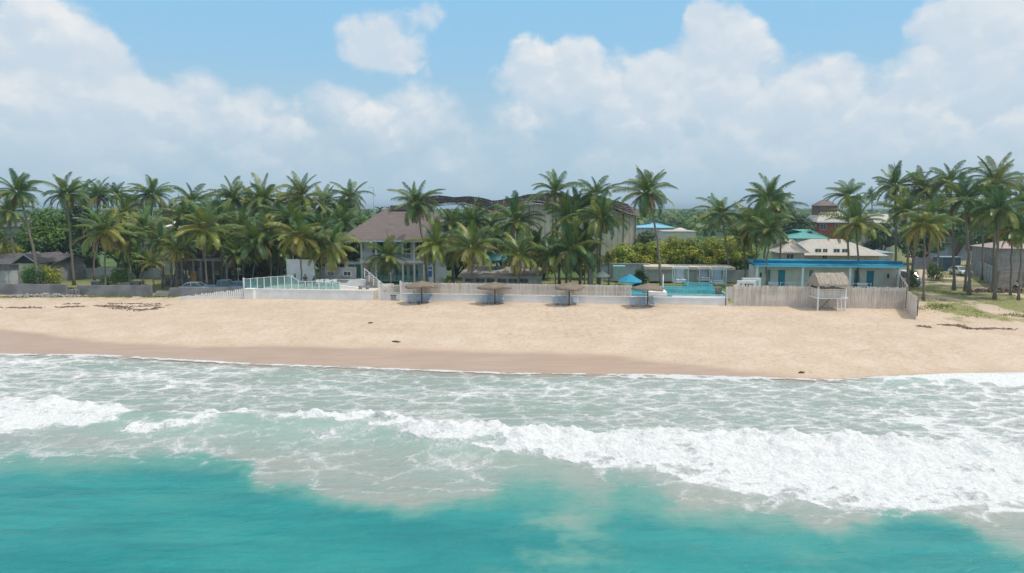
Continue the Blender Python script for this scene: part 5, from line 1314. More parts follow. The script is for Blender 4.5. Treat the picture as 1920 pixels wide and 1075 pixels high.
for x in (.02, w - .1): MB().box(x, x + .08, -.06, -.001, .1, 2.5).build('corner_post', STEEL, t)
panel_fence('post_fence', 'grey concrete post fence running inland along the track on the right', Vector((Xat(1824, 500, 122), 122, GZ)), Vector((Xat(1872, 520, 97), 97, GZ)), 2.6, M('post_fence_panel', (.34, .38, .40), var=.15), 10, post=.3, ph=.12)
plain_wall('boundary_wall', 'dull brown wall below the brown roofed shed', Vector((Xat(1872, 520, 97), 97.2, GZ)), Vector((Xat(1990, 520, 97), 99, GZ)), 2.4, .2, M('brown_wall', (.30, .25, .22), var=.2))
plain_wall('boundary_wall', 'dark far boundary wall left of the container', Vector((Xat(1715, 480, 128), 128, GZ)), Vector((Xat(1765, 480, 128), 128, GZ)), 2.2, .2, M('dark_grey_wall', (.2, .22, .25)))
plain_wall('boundary_wall', 'low pale wall behind the left plot shrubs', Vector((Xat(150, 510, 112), 112, GZ)), Vector((Xat(300, 510, 112), 112, GZ)), 1.6, .2, GREYW)
# ---------------------------------------------------------------- broad-leaved trees
def tr(name, label, px, Y, ptop, wpx, seed, cols, n=2400, leaf=.22, cat='tree', group=None, th=.25, cl=9, sq=.75):
    x = Xat(px, 480, Y); z = gz(x, Y); h = (Zat(ptop, Y) - z) / .97
    return tree(name, label, cat, x, Y, h, Wm(wpx, Y) / 2, seed, cols, n, leaf, th, group, z, cl, sq)
TL = 'broad leaved trees on the left plot'
tr('almond_tree', 'large spreading almond tree with layered light green leaves behind the left palms', 92, 118, 388, 120, 1, MIDG, 9000, .26, group=TL, cl=18, th=.1)
tr('almond_tree', 'second spreading almond tree reaching to the thin straight palm', 150, 124, 372, 110, 2, DARKG, 7000, .26, group=TL, cl=15, th=.1)
tr('broadleaf_tree', 'light green rounded tree above the bungalow roof at the left edge', 24, 112, 448, 56, 3, OLIVE, 2800, .2, group=TL, cl=9, th=.2)
tr('broadleaf_tree', 'dark tree filling the space left of the cream house', 228, 128, 396, 100, 4, DARKG, 6000, .27, group=TL, cl=14, th=.08)
tr('broadleaf_tree', 'dark tree low behind the yellowing palm left of the unfinished house', 255, 112, 462, 60, 5, MIDG, 3000, .2, group=TL, cl=9, th=.08)
tr('broadleaf_tree', 'dark tree behind the unfinished house', 372, 126, 398, 110, 6, DARKG, 6500, .27, group=TL, cl=14, th=.08)
tr('broadleaf_tree', 'dark dense tree behind the palms right of the unfinished house', 455, 122, 404, 110, 7, DARKG, 7000, .27, group=TL, cl=14, th=.08)
tr('broadleaf_tree', 'dark dense tree behind the glass balustrade palms', 528, 120, 406, 110, 8, DARKG, 7000, .27, group=TL, cl=14, th=.08)
tr('broadleaf_tree', 'dark shade tree directly behind the glass balustrade', 490, 106, 462, 90, 9, DARKG, 4500, .2, group=TL, cl=12, th=.05)
tr('broadleaf_tree', 'dense tree on the skyline behind the white bar', 600, 124, 398, 100, 10, DARKG, 6000, .27, group=TL, cl=14, th=.08)
tr('mango_tree', 'bright green round tree behind the left slope of the brown roof', 676, 126, 391, 64, 11, MIDG, 5000, .22, group=TL, cl=11, th=.15)
tr('broadleaf_tree', 'green tree between the white bar and the villa', 640, 110, 436, 60, 12, MIDG, 3600, .2, group=TL, cl=10, th=.08)
tr('broadleaf_tree', 'dark tree mass at the far left behind the bungalow', -40, 126, 402, 110, 13, DARKG, 5000, .27, group=TL, cl=12, th=.08)
tr('broadleaf_tree', 'dark green tree right of the bungalow gable at ground level', 150, 114, 452, 70, 14, DARKG, 4200, .22, group=TL, cl=10, th=.05)
TC = 'trees in front of the barn'
tr('broadleaf_tree', 'dark tree right of the villa roof under the lattice', 856, 112, 446, 64, 21, DARKG, 3600, .2, group=TC, cl=10, th=.08)
tr('broadleaf_tree', 'green tree before the middle of the barn wall', 946, 112, 440, 74, 22, MIDG, 4200, .2, group=TC, cl=11, th=.08)
tr('broadleaf_tree', 'dark tree before the barn wall left of the tall skyline palm', 1020, 110, 452, 70, 23, DARKG, 4200, .2, group=TC, cl=11, th=.08)
tr('broadleaf_tree', 'green tree before the right end of the barn', 1090, 110, 462, 64, 24, MIDG, 3600, .2, group=TC, cl=10, th=.08)
tr('neem_tree', 'pale thin tree at the right end of the barn', 1212, 128, 430, 56, 25, [(.14, .17, .06), (.10, .14, .05)], 2600, .2, cl=9, th=.3)
G1 = 'sea grape trees in a row behind the pool garden'
row = [(1163, 452, 44, 'first tree of the olive row, touching the barn'), (1196, 446, 46, 'second tree of the olive row, left of the lone palm trunk'), (1228, 444, 46, 'tree of the olive row right behind the lone palm trunk'),
       (1262, 440, 48, 'tree of the olive row above the left cabana'), (1296, 443, 46, 'tree of the olive row right of the left cabana'), (1328, 446, 46, 'tree of the olive row above the middle cabana'),
       (1362, 450, 46, 'tree of the olive row beside the drooping palm trunk'), (1394, 456, 44, 'last tree of the olive row, left of the blue roof')]
for i, (px, pt, w, lb) in enumerate(row): tr('sea_grape_tree', lb, px, 113 + (i % 2) * 1.5, pt - 5, w * 1.4, 30 + i, OLIVE, 5600, .18, group=G1, cl=13, th=.06, sq=.85)
TRG = 'trees behind the right hand houses'
tr('broadleaf_tree', 'big dark round tree behind the palms left of the brick house', 1492, 150, 382, 84, 41, [(.05, .10, .05), (.06, .11, .05)], 6000, .28, group=TRG, cl=13, th=.1)
tr('broadleaf_tree', 'dark pointed tree at the left corner of the brick house', 1521, 142, 415, 30, 42, DARKG, 1800, .2, group=TRG, cl=7, th=.1)
tr('broadleaf_tree', 'dark tree behind the palms right of the brick house', 1650, 140, 405, 60, 43, DARKG, 4000, .25, group=TRG, cl=10, th=.1)
tr('broadleaf_tree', 'dark tree mass behind the clearing palms', 1730, 140, 408, 90, 44, DARKG, 6000, .27, group=TRG, cl=13, th=.1)
tr('broadleaf_tree', 'green tree behind the post fence on the right', 1790, 150, 396, 80, 45, MIDG, 5000, .27, group=TRG, cl=12, th=.1)
tr('broadleaf_tree', 'dense tree behind the brown roofed shed at the right edge', 1870, 134, 392, 110, 46, DARKG, 7000, .27, group=TRG, cl=14, th=.1)
tr('broadleaf_tree', 'tree cut by the right edge behind the shed', 1945, 130, 400, 90, 47, MIDG, 5000, .27, group=TRG, cl=12, th=.1)
tr('broadleaf_tree', 'light bush right of the villa roof end beside the white van', 1672, 108, 478, 34, 48, MIDG, 1800, .16, 'bush', group=TRG, cl=7, th=.05)
tr('broadleaf_tree', 'dark low tree at the left end of the blue roofed cabins', 1405, 108, 476, 40, 49, DARKG, 2400, .18, group=TRG, cl=8, th=.05)

def bush(label, px, Y, ptop, wpx, seed, cols, n=900, leaf=.11, group=None, z=None, cat='bush', name='bush'):
    x = Xat(px, 520, Y); z = gz(x, Y) if z is None else z; h = Zat(ptop, Y) - z; w = Wm(wpx, Y) / 2; rnd = random.Random(seed)
    t = thing(name, label, cat, (x, Y, z), 0, group)
    cl = [(Vector((rnd.uniform(-.6, .6) * w, rnd.uniform(-.3, .3) * w, h * rnd.uniform(.3, .62))), (w * .5, w * .5, h * .38)) for _ in range(6)]
    leaf_cloud(cl, n, leaf, rnd, cols, 'foliage', t); b = MB()
    for c, r in cl[:4]: b.tube([(c.x * .2, c.y * .2, 0), (c.x * .7, c.y * .7, c.z)], [.035, .015], 5)
    b.build('stem', M_BARK, t); return t
bush('leafy dark shrub with a yellow green top in front of the bungalow', 66, 98, 492, 60, 1, MIDG, 2600, .14, 'shrubs on the left plot')
bush('yellow green shrub below the bungalow gable wall', 92, 99, 492, 38, 2, OLIVE, 1500, .13, 'shrubs on the left plot')
bush('bright green low shrub behind the rubble on the left plot', 232, 103, 495, 50, 3, [(.13, .23, .04)], 1500, .13, 'shrubs on the left plot')
bush('bright green weeds left of the young palm', 205, 100, 508, 34, 4, [(.17, .25, .05)], 900, .11, 'shrubs on the left plot')
bush('clipped yellow green hedge piece right of the blue sign', 833, 92.5, 517, 26, 5, [(.24, .27, .04)], 1300, .08, 'clipped bushes behind the bamboo screen')
bush('clipped green hedge under the villa windows', 760, 93, 527, 70, 6, [(.10, .17, .03), (.17, .20, .04)], 2200, .09, 'clipped bushes behind the bamboo screen')
bush('clipped bush left of the yellow green hedge piece', 795, 93, 524, 24, 7, [(.17, .20, .04)], 900, .08, 'clipped bushes behind the bamboo screen')
bush('round clipped bush below the cream parasol, left one', 1116, 91, 527, 20, 8, [(.14, .20, .04)], 800, .08, 'clipped bushes by the cream parasol')
bush('round clipped bush below the cream parasol, middle one', 1137, 91, 527, 20, 9, [(.14, .20, .04)], 800, .08, 'clipped bushes by the cream parasol')
bush('round clipped bush between the cream and turquoise parasols', 1161, 91, 527, 22, 10, [(.16, .21, .04)], 800, .08, 'clipped bushes by the cream parasol')
bush('dark bushy screw pine right behind the turquoise parasol', 1205, 90, 500, 30, 11, DARKG, 1800, .16, name='screw_pine', cat='plant')
bush('small dark bush at the foot of the turquoise parasol', 1192, 89.5, 527, 24, 12, DARKG, 900, .1)
bush('green shrub on the clearing left of the post fence', 1752, 108, 488, 34, 13, [(.13, .22, .05)], 1200, .14, 'shrubs round the clearing')
bush('green shrub beside the white van', 1712, 98, 500, 24, 14, MIDG, 900, .12, 'shrubs round the clearing')

# far forest: canopy reaching to the horizon
def forest():
    rnd = random.Random(9); V = []; Fc = []; C = []
    cols = [(.09, .17, .05), (.12, .20, .05), (.07, .13, .05), (.16, .23, .06)]
    def clump(x, y, z, r, h, n, c):
        for _ in range(n):
            d = Vector((rnd.gauss(0, 1), rnd.gauss(0, 1), abs(rnd.gauss(0, 1)))).normalized(); p = Vector((x + d.x * r, y + d.y * r, z + d.z * h))
            nn = (d + Vector((rnd.uniform(-.7, .7), rnd.uniform(-.7, .7), rnd.uniform(-.2, .7)))).normalized(); a = nn.cross(Vector((rnd.uniform(-1, 1), .3, rnd.uniform(-1, 1)))).normalized(); b = nn.cross(a)
            s = r * rnd.uniform(.25, .42); k = len(V); V.extend([p - a * s, p - b * s * .7, p + a * s, p + b * s * .7]); Fc.append((k, k + 1, k + 2, k + 3)); g = rnd.uniform(.75, 1.25); C.append(tuple(q * g for q in c))
    Y = 240.0
    while Y < 3300:
        half = Y * .86; r = 3.2 + Y * .006; step = r * 1.5; x = -half
        while x < half:
            if abs(x / Y) < .82 and not (Y < 300 and .17 < x / Y < .27):
                open_gap = False
                n1 = mnoise.noise(Vector((x * .01, Y * .012, 0)))
                if not (open_gap and n1 > -.05):
                    h = min(8.0, r * rnd.uniform(.8, 1.25) * (1.15 + .5 * n1)); clump(x + rnd.uniform(-1, 1) * r, Y + rnd.uniform(-1, 1) * r, 1.2 + h * .35, r * rnd.uniform(.8, 1.2), h, 22 if Y < 600 else 10, rnd.choice(cols))
            x += step * rnd.uniform(.75, 1.3)
        Y *= 1.045 if Y < 700 else 1.09
    me = bpy.data.meshes.new('far_forest'); me.from_pydata(V, [], Fc); colour_mesh(me, C); me.materials.append(M_LEAF)
    tag(link_mesh('far_forest', me), 'green far forest reaching to the hazy horizon', 'forest', kind='stuff')
forest()

# ---------------------------------------------------------------- thatched parasols and loungers
def parasol(label, px, pyb, Y, seed, r):
    rnd = random.Random(seed); f = Vector((Xat(px, pyb, Y), Y, gz(Xat(px, pyb, Y), Y))); t = thing('thatched_parasol', label, 'parasol', f, 0, 'thatched beach parasols')
    H = 2.35; MB().tube([(0, 0, -.2), (.01, 0, H * .5), (0, 0, H + .62)], [.075, .07, .05], 9).build('pole', WOODD, t, True)
    ph = [rnd.uniform(0, 6.28) for _ in range(3)]
    def wob(i, a, q, z):
        k = 1 + .09 * math.sin(2 * a + ph[0]) + .05 * math.sin(5 * a + ph[1]) + (.05 * math.sin(13 * a + ph[2]) if i in (4, 5, 6, 7) else 0)
        return q * k, z + q / r * (.10 * math.sin(2 * a + ph[1]) + .06 * math.sin(3 * a + ph[2]))
    prof = [(.04, H + .42), (.16, H + .34), (.5, H + .24), (r * .55, H + .10), (r * .85, H - .10), (r, H - .26), (r * .985, H - .36), (r * .9, H - .27), (r * .5, H - .08), (.08, H + .02)]
    c = MB(); c.lathe(prof, 40, wob=wob); cn = c.build('canopy', THATCH, t, True)
    s = MB()
    for i in range(150):
        a = rnd.uniform(0, 6.28); k = 1 + .09 * math.sin(2 * a + ph[0]) + .05 * math.sin(5 * a + ph[1]); z = (.10 * math.sin(2 * a + ph[1]) + .06 * math.sin(3 * a + ph[2]))
        q = r * k * rnd.uniform(.94, 1.0); x, y = math.cos(a) * q, math.sin(a) * q; zz = H - .30 + z; l = rnd.uniform(.06, .2); d = Vector((-math.sin(a), math.cos(a), 0)) * .03
        p = Vector((x, y, zz)); e = p + Vector((math.cos(a) * .06, math.sin(a) * .06, -l)); s.add([p - d, p + d, e], [(0, 1, 2)])
    s.build('fringe', THATCH, cn)
    b = MB()
    for i in range(8): a = i * math.pi / 4; b.bar((0, 0, H - .15), (math.cos(a) * r * .86, math.sin(a) * r * .86, H - .24), .04)
    b.build('struts', WOODD, t); q = MB()
    for i in range(7): q.bar((0, 0, H + .38), (rnd.uniform(-.16, .16), rnd.uniform(-.16, .16), H + .80), .02)
    q.build('straw_tuft', THATCH, t); return f
def make_lounger():
    t = thing('sun_lounger', '', 'sun lounger'); b = MB()
    for i in range(11): b.box(-.31, .31, -1.05 + i * .11, -.96 + i * .11, .33, .35)
    b.box(-.34, -.312, -1.08, .35, .28, .36).box(.312, .34, -1.08, .35, .28, .36); b.build('seat', LBLUE, t)
    b = MB()
    for i in range(8): b.obox((0, .24 + i * .052, .42 + i * .10), (.31, 0, 0), (0, .02, .045), (0, .012, -.006))
    b.bar((-.325, .2, .34), (-.325, .64, 1.2), .03, .04); b.bar((.325, .2, .34), (.325, .64, 1.2), .03, .04); b.build('backrest', LBLUE, t)
    for x in (-.30, .30):
        for y in (-.95, .28): MB().box(x - .025, x + .025, y - .03, y + .03, 0, .279).build('leg', LBLUE, t)
    MB().bar((-.3, .56, 1.0), (-.3, .80, .02), .025).bar((.3, .56, 1.0), (.3, .80, .02), .025).bar((-.3, .68, .5), (.3, .68, .5), .02).build('back_strut', LBLUE, t)
    return t
l0 = make_lounger(); used = False
specs = [(791, 571, 81.8, 'first', 1.95), (928, 573, 81.0, 'second', 1.88), (1067, 575, 79.9, 'third', 1.72), (1214, 578, 78.6, 'fourth', 1.92)]
desc = {'first': 'thatched parasol nearest the villa, with a lopsided drooping left rim', 'second': 'thatched parasol with a wavy upturned rim, second along the beach', 'third': 'smallest thatched parasol with a flat even rim, third along the beach', 'fourth': 'wide thatched parasol in front of the infinity pool'}
for i, (px, py, Y, nm, r) in enumerate(specs):
    f = parasol(desc[nm], px, py, Y, 20 + i, r)
    offs = {'first': [(-1.55, .3), (-.65, .5), (.75, .4)], 'second': [(-1.3, .2), (-.55, .45), (.8, .6)], 'third': [(-1.45, .35), (-.62, .25), (.85, .7)], 'fourth': [(-1.65, .1), (-.35, .2), (.72, .25)]}[nm]
    for j, (dx, dy) in enumerate(offs):
        where = ['furthest left', 'just left of the pole', 'right of the pole'][j]
        o = l0 if not used else copy_tree(l0); used = True
        x, y = f.x + dx, f.y + dy + .5; o.location = (x, y, gz(x, y)); o.scale = (.88, .88, .84); o.rotation_euler = (0, 0, [-.12, .06, .18][j] * (1 if i % 2 else -1))
        o['label'] = f'pale blue sun lounger {where}, {["parasol nearest the villa", "wavy rimmed parasol", "smallest parasol", "parasol by the pool"][i]}'
        o['group'] = 'pale blue sun loungers under the thatched parasols'
# small things beside them
t = thing('waste_bin', 'black lidded waste bin standing by the white plinth left of the first parasol', 'bin', G(739, 563, GZ)); t.rotation_euler[2] = RZ
MB().prism_z([(-.36, -.3), (.36, -.3), (.38, .3), (-.38, .3)], .06, .62).build('body', M('black_plastic', (.03, .05, .06), rough=.5), t); MB().box(-.41, .41, -.34, .34, .622, .70).build('lid', MATS['black_plastic'], t)
for x in (-.25, .25): MB().tube([(x - .05, .3, .07), (x + .05, .3, .07)], .07, 8).build('wheel', DARK, t)
t = thing('bucket', 'small dark bucket at the foot of the first thatched parasol', 'bucket', G(786, 571, GZ)); MB().lathe([(.001, 0), (.13, 0), (.17, .42), (.15, .42), (.12, .03), (.001, .03)], 14).build('body', M('dark_blue_plastic', (.05, .08, .13), rough=.5), t, True)
t = thing('folded_board', 'white folded chair leaning right of the third parasol', 'chair', G(1083, 573, GZ)); MB().bar((-.12, 0, 0), (.05, .12, .95), .06, .3).build('frame', WHITE2, t); MB().bar((.22, 0, 0), (.02, .1, .9), .05, .25).build('seat', WHITE2, t)

# ---------------------------------------------------------------- lifeguard hut
Yh = 76.3; gh = gz(Xat(1558, 580, Yh), Yh); xa = Xat(1533, 580, Yh); xb = Xat(1584, 580, Yh); w = xb - xa
t = thing('lookout_hut', 'raised white beach hut with a shaggy thatched roof in front of the bamboo fence', 'hut', (xa, Yh, gh)); rnd = random.Random(2)
dep = 2.2; zr0 = Zat(532, Yh) - gh; zr1 = Zat(512, Yh + 1.0) - gh; zfl = Zat(558, Yh) - gh; zwall = Zat(541, Yh) - gh
for x in (0, w):
    for y in (0, dep): MB().box(x - .07, x + .07, y - .07, y + .07, -.3, zr0 + .05).build('post', WHITE2, t)
MB().box(-.2, w + .2, -.2, dep + .2, zfl - .12, zfl).build('floor', WHITE2, t)
b = MB()
for i in range(5):
    z0 = zfl + .04 + i * .19; b.box(.071, w - .071, -.03, .0, z0, z0 + .165)
    b.box(-.03, .0, .071, dep - .071, z0, z0 + .165); b.box(w, w + .03, .071, dep - .071, z0, z0 + .165)
b.build('plank_side', BAMBOO, t)
MB().bar((.2, .2, .0), (w * .48, .2, zfl - .12), .05).build('brace', WOODD, t); MB().bar((w * .45, dep, 0), (w * .45, dep, zfl - .12), .08).build('prop', WOODD, t)
lad = MB(); xl = w * .66; lad.bar((xl, -.55, 0), (xl, -.2, zfl), .05).bar((xl + .45, -.55, 0), (xl + .45, -.2, zfl), .05)
for i in range(4): q = (i + .7) / 4.5; lad.bar((xl, -.55 + .35 * q, zfl * q), (xl + .45, -.55 + .35 * q, zfl * q), .04)
lad.build('ladder', WHITE2, t)
b = MB(); n = 28; e0_ = -.18; e1_ = w + .2; k = []
for j, (yy, zz) in enumerate([(-.55, zr0 - .28), (-.5, zr0 - .02), (.25, zr0 + (zr1 - zr0) * .62), (dep / 2 - .2, zr1), (dep / 2 + .2, zr1), (dep + .5, zr0 - .02), (dep + .55, zr0 - .28)]):
    for i in range(n + 1):
        x = e0_ + (e1_ - e0_) * i / n + rnd.uniform(-.02, .02); k.append((x, yy + rnd.uniform(-.04, .04), zz + rnd.uniform(-.06, .06) + (.06 * math.sin(i * .7) if j in (0, 6) else 0)))
b.add(k, [(j * (n + 1) + i, j * (n + 1) + i + 1, (j + 1) * (n + 1) + i + 1, (j + 1) * (n + 1) + i) for j in range(6) for i in range(n)])
b.add([k[0], k[n + 1], k[2 * (n + 1)], k[3 * (n + 1)], k[4 * (n + 1)], k[5 * (n + 1)], k[6 * (n + 1)]], [tuple(range(7))]); b.add([k[n + i * (n + 1)] for i in range(7)], [tuple(range(6, -1, -1))])
for _ in range(500):
    j = rnd.random(); x = rnd.uniform(e0_, e1_); yy = -.56 + j * (dep / 2 + .4); zz = zr0 - .05 + (zr1 - zr0) * min(1, (yy + .5) / (dep / 2 + .3)); b.add([(x - .025, yy, zz + .05), (x + .025, yy, zz + .05), (x + rnd.uniform(-.05, .05), yy - .16, zz - rnd.uniform(.08, .22))], [(0, 1, 2)])
rf = b.build('thatched_roof', PALETH, t)
MB().box(.1, w - .1, dep + .07, dep + .1, zfl + .9, zr0 - .4).build('back_panel', M('dark_teal_panel', (.10, .17, .19)), t)

# ---------------------------------------------------------------- vehicles
RUB = M('tyre_rubber', (.03, .03, .03), rough=.8); HUB = M('wheel_rim', (.45, .45, .46), rough=.35, metal=.6)
def vehicle(name, label, cat, loc, rz, paint, kind='car', group=None):
    """length along local x, nose at +x"""
    t = thing(name, label, cat, loc, rz, group)
    L, Wd, prof, cab = {'car': (4.3, 1.72, [(0, .35), (0, .85), (.35, .98), (2.75, .98), (3.9, .86), (4.25, .62), (4.3, .35)], [(.45, .97), (1.0, 1.44), (2.35, 1.44), (3.1, .96)]),
                        'van': (4.7, 1.75, [(0, .35), (0, 1.05), (3.75, 1.05), (4.5, .92), (4.7, .65), (4.7, .35)], [(.03, 1.04), (.12, 1.95), (3.1, 1.98), (4.0, 1.04)]),
                        'pickup': (5.1, 1.8, [(0, .5), (0, 1.02), (2.0, 1.02), (3.6, 1.04), (4.9, .98), (5.1, .75), (5.1, .5)], [(1.9, 1.03), (2.05, 1.72), (3.15, 1.72), (3.85, 1.03)])}[kind]
    h = Wd / 2; b = MB(); n = len(prof)
    # body: three sections across so that the flanks round off
    ring = lambda y, s: [(x, y, .35 + (z - .35) * s if z > .36 else z) for x, z in prof]
    k = ring(-h, .93) + ring(-h * .82, 1.0) + ring(h * .82, 1.0) + ring(h, .93)
    b.add(k, [(j * n + i, j * n + (i + 1) % n, (j + 1) * n + (i + 1) % n, (j + 1) * n + i) for j in range(3) for i in range(n)] + [tuple(range(n))[::-1], tuple(range(3 * n, 4 * n))])
    body = b.build('body', paint, t)
    c = MB(); wi = h * .80; m_ = len(cab); kk = [(x, (-h * .9 if z < 1.1 else -wi), z) for x, z in cab] + [(x, (h * .9 if z < 1.1 else wi), z) for x, z in cab]
    c.add(kk, [tuple(range(m_))[::-1], tuple(range(m_, 2 * m_))] + [(i, (i + 1) % m_, (i + 1) % m_ + m_, i + m_) for i in range(m_)]); c.build('windows', GLASSD, t)
    zt = max(z for x, z in cab); xs = [x for x, z in cab if z > 1.2]
    MB().box(min(xs) - .05, max(xs) + .05, -wi - .01, wi + .01, zt - .03, zt + .05).build('roof', paint, t)
    for sg in (-1, 1):
        p = MB(); p.bar((cab[0][0], sg * h * .9, cab[0][1]), (cab[1][0], sg * wi, zt), .09).build('pillar', paint, t); p = MB(); p.bar((cab[3][0], sg * h * .9, cab[3][1]), (cab[2][0], sg * wi, zt), .07).build('pillar', paint, t)
        xm = (cab[1][0] + cab[2][0]) / 2; p = MB(); p.bar((xm, sg * h * .91, 1.0), (xm, sg * (wi + .01), zt), .08).build('pillar', paint, t)
    for x in (L * .19, L * .81):
        for sg in (-1, 1):
            y0 = sg * (h - .2); y1 = sg * (h + .02); q = MB(); q.tube([(x, y0, .32), (x, y1, .32)], .32, 18).build('wheel', RUB, t)
            wl_ = t.children[-1]; MB().tube([(x, y1 - sg * .01, .32), (x, y1 + sg * .015, .32)], .19, 12).build('rim', HUB, wl_)
    for sg in (-1, 1):
        MB().box(L - .12, L + .015, sg * h * .62 - .16, sg * h * .62 + .16, .66, .80).build('headlight', WHITE2, t)
    MB().box(L - .05, L + .03, -h * .8, h * .8, .36, .52).build('bumper', STEEL, t)
    MB().box(L - .04, L + .02, -.35, .35, .6, .72).build('grille', DARK, t)
    return t
def gpt(px, Y): x = Xat(px, 500, Y); return Vector((x, Y, gz(x, Y)))
CW_ = M('white_car_paint', (.72, .73, .74), rough=.3, var=.02); CB_ = M('blue_car_paint', (.10, .17, .24), rough=.3, var=.05); CG_ = M('silver_car_paint', (.38, .42, .45), rough=.3, var=.03, metal=.3)
vehicle('parked_van', 'white van facing the sea beside the side fence of the cabins', 'van', gpt(1689, 104), R(-93), CW_, 'van')
vehicle('parked_car', 'white car parked nose out before the blue container', 'car', gpt(1787, 119), R(-92), CW_, 'car')
vehicle('parked_car', 'silver blue car parked behind the grey sea wall at the left of two', 'car', gpt(338, 91.6), R(2) + RZ * .5, CG_, 'car', 'vehicles behind the grey sea wall')
vehicle('parked_pickup', 'dark blue pickup parked behind the grey sea wall near the picket fence', 'pickup', gpt(384, 92.0), R(1) + RZ * .5, CB_, 'pickup', 'vehicles behind the grey sea wall')
vehicle('parked_car', 'blue grey car in deep shade at the right end of the grey sea wall', 'car', gpt(424, 92.4), R(-2), CB_, 'car', 'vehicles behind the grey sea wall')

# ---------------------------------------------------------------- people
def person(label, loc, rz, pose, skin, shirt, trousers, H=1.72, group=None):
    """body: one skinned surface; hair, shirt and trousers are its clothing children"""
    s = H / 1.72
    if pose == 'stand':
        J = {'pelvis': (0, 0, .93), 'waist': (0, 0, 1.08), 'chest': (0, -.01, 1.30), 'neck': (0, .0, 1.47), 'skull0': (0, -.01, 1.56), 'skull1': (0, -.015, 1.66)}
        for sg, n in ((-1, 'l'), (1, 'r')):
            J.update({n + 'hip': (sg * .10, 0, .88), n + 'knee': (sg * .12, -.03, .49), n + 'ank': (sg * .12, .02, .08), n + 'toe': (sg * .14, -.15, .03),
                      n + 'sh': (sg * .19, 0, 1.40), n + 'el': (sg * .25, .02, 1.12), n + 'wr': (sg * .25, -.08, .88), n + 'palm': (sg * .25, -.10, .80)})
    else:
        J = {'pelvis': (0, 0, .50), 'waist': (0, .0, .65), 'chest': (0, -.04, .87), 'neck': (0, -.05, 1.04), 'skull0': (0, -.08, 1.12), 'skull1': (0, -.09, 1.22)}
        for sg, n in ((-1, 'l'), (1, 'r')):
            J.update({n + 'hip': (sg * .11, -.02, .48), n + 'knee': (sg * .15, -.44, .50), n + 'ank': (sg * .14, -.42, .08), n + 'toe': (sg * .15, -.58, .03),
                      n + 'sh': (sg * .19, -.03, .97), n + 'el': (sg * .24, -.10, .70), n + 'wr': (sg * .17, -.33, .60), n + 'palm': (sg * .16, -.41, .58)})
    Rd = {'pelvis': .13, 'waist': .12, 'chest': .145, 'neck': .055, 'skull0': .085, 'skull1': .095, 'hip': .095, 'knee': .06, 'ank': .042, 'toe': .035, 'sh': .065, 'el': .042, 'wr': .028, 'palm': .035}
    E = [('pelvis', 'waist'), ('waist', 'chest'), ('chest', 'neck'), ('neck', 'skull0'), ('skull0', 'skull1')]
    for n in 'lr': E += [('pelvis', n + 'hip'), (n + 'hip', n + 'knee'), (n + 'knee', n + 'ank'), (n + 'ank', n + 'toe'), ('chest', n + 'sh'), (n + 'sh', n + 'el'), (n + 'el', n + 'wr'), (n + 'wr', n + 'palm')]
    for n, sg in (('l', -1), ('r', 1)):
        p = Vector(J[n + 'palm']); d = (p - Vector(J[n + 'wr'])).normalized(); side = Vector((0, 1, 0)) if pose == 'stand' else Vector((1, 0, 0))
        for i, l in enumerate((.065, .078, .072, .056)):
            o = side * (i - 1.5) * .021
            J[f'{n}f{i}a'] = tuple(p + d * .035 + o); J[f'{n}f{i}b'] = tuple(p + d * (.035 + l * .6) + o); J[f'{n}f{i}c'] = tuple(p + d * (.03 + l) + o * 1.05 + Vector((-sg * .018, 0, 0)))
            E += [(n + 'palm', f'{n}f{i}a'), (f'{n}f{i}a', f'{n}f{i}b'), (f'{n}f{i}b', f'{n}f{i}c')]
        J[n + 'ta'] = tuple(p + side * -.045 - d * .01); J[n + 'tb'] = tuple(p + side * -.06 + d * .04); E += [(n + 'palm', n + 'ta'), (n + 'ta', n + 'tb')]
    def rad(k):
        if k in Rd: return Rd[k]
        q = k[1:]
        return Rd.get(q, .0095)
    def skin_mesh(keys, edges, name, m, grow=0.0, root='pelvis', cut=None):
        idx = {k: i for i, k in enumerate(keys)}; me = bpy.data.meshes.new(name); me.from_pydata([Vector(J[k]) for k in keys], [(idx[a], idx[b]) for a, b in edges], [])
        o = bpy.data.objects.new(name, me); col.objects.link(o); md = o.modifiers.new('skin', 'SKIN'); md.use_smooth_shade = True
        for k in keys: v = me.skin_vertices[0].data[idx[k]]; r_ = rad(k) + grow; v.radius = (r_, r_ * (.72 if k in ('chest', 'waist', 'pelvis') else 1)); v.use_root = (k == root)
        o.modifiers.new('sub', 'SUBSURF').levels = 1; dg = bpy.context.evaluated_depsgraph_get(); nm = bpy.data.meshes.new_from_object(o.evaluated_get(dg)); nm.name = name
        bpy.data.objects.remove(o); nm.materials.clear(); nm.materials.append(m); return nm
    t = thing('person', label, 'person', loc, rz, group); t.scale = (s, s, s)
    keys = list(J); body = link_mesh('body', skin_mesh(keys, E, 'body', M('skin', skin, rough=.55, var=.05)), t)
    # face
    hx, hy, hz = J['skull0'][0], J['skull0'][1], J['skull0'][2]; f = MB()
    f.add([(hx - .012, hy - .085, hz + .03), (hx + .012, hy - .085, hz + .03), (hx, hy - .112, hz - .0), (hx, hy - .08, hz - .01)], [(0, 2, 1), (0, 3, 2), (1, 2, 3)])
    for sg in (-1, 1): f.lathe([(.001, -.02), (.014, -.01), (.014, .015), (.001, .025)], 6, (hx + sg * .088, hy, hz + .02))
    f.build('nose_and_ears', MATS['skin'], body)
    for sg in (-1, 1): MB().lathe([(.001, -.008), (.01, -.004), (.01, .004), (.001, .008)], 6, (hx + sg * .032, hy - .08, hz + .045)).build('eye', DARK, body)
    MB().box(hx - .022, hx + .022, hy - .084, hy - .076, hz - .032, hz - .025).build('mouth', M('lips', (.25, .09, .07)), body)
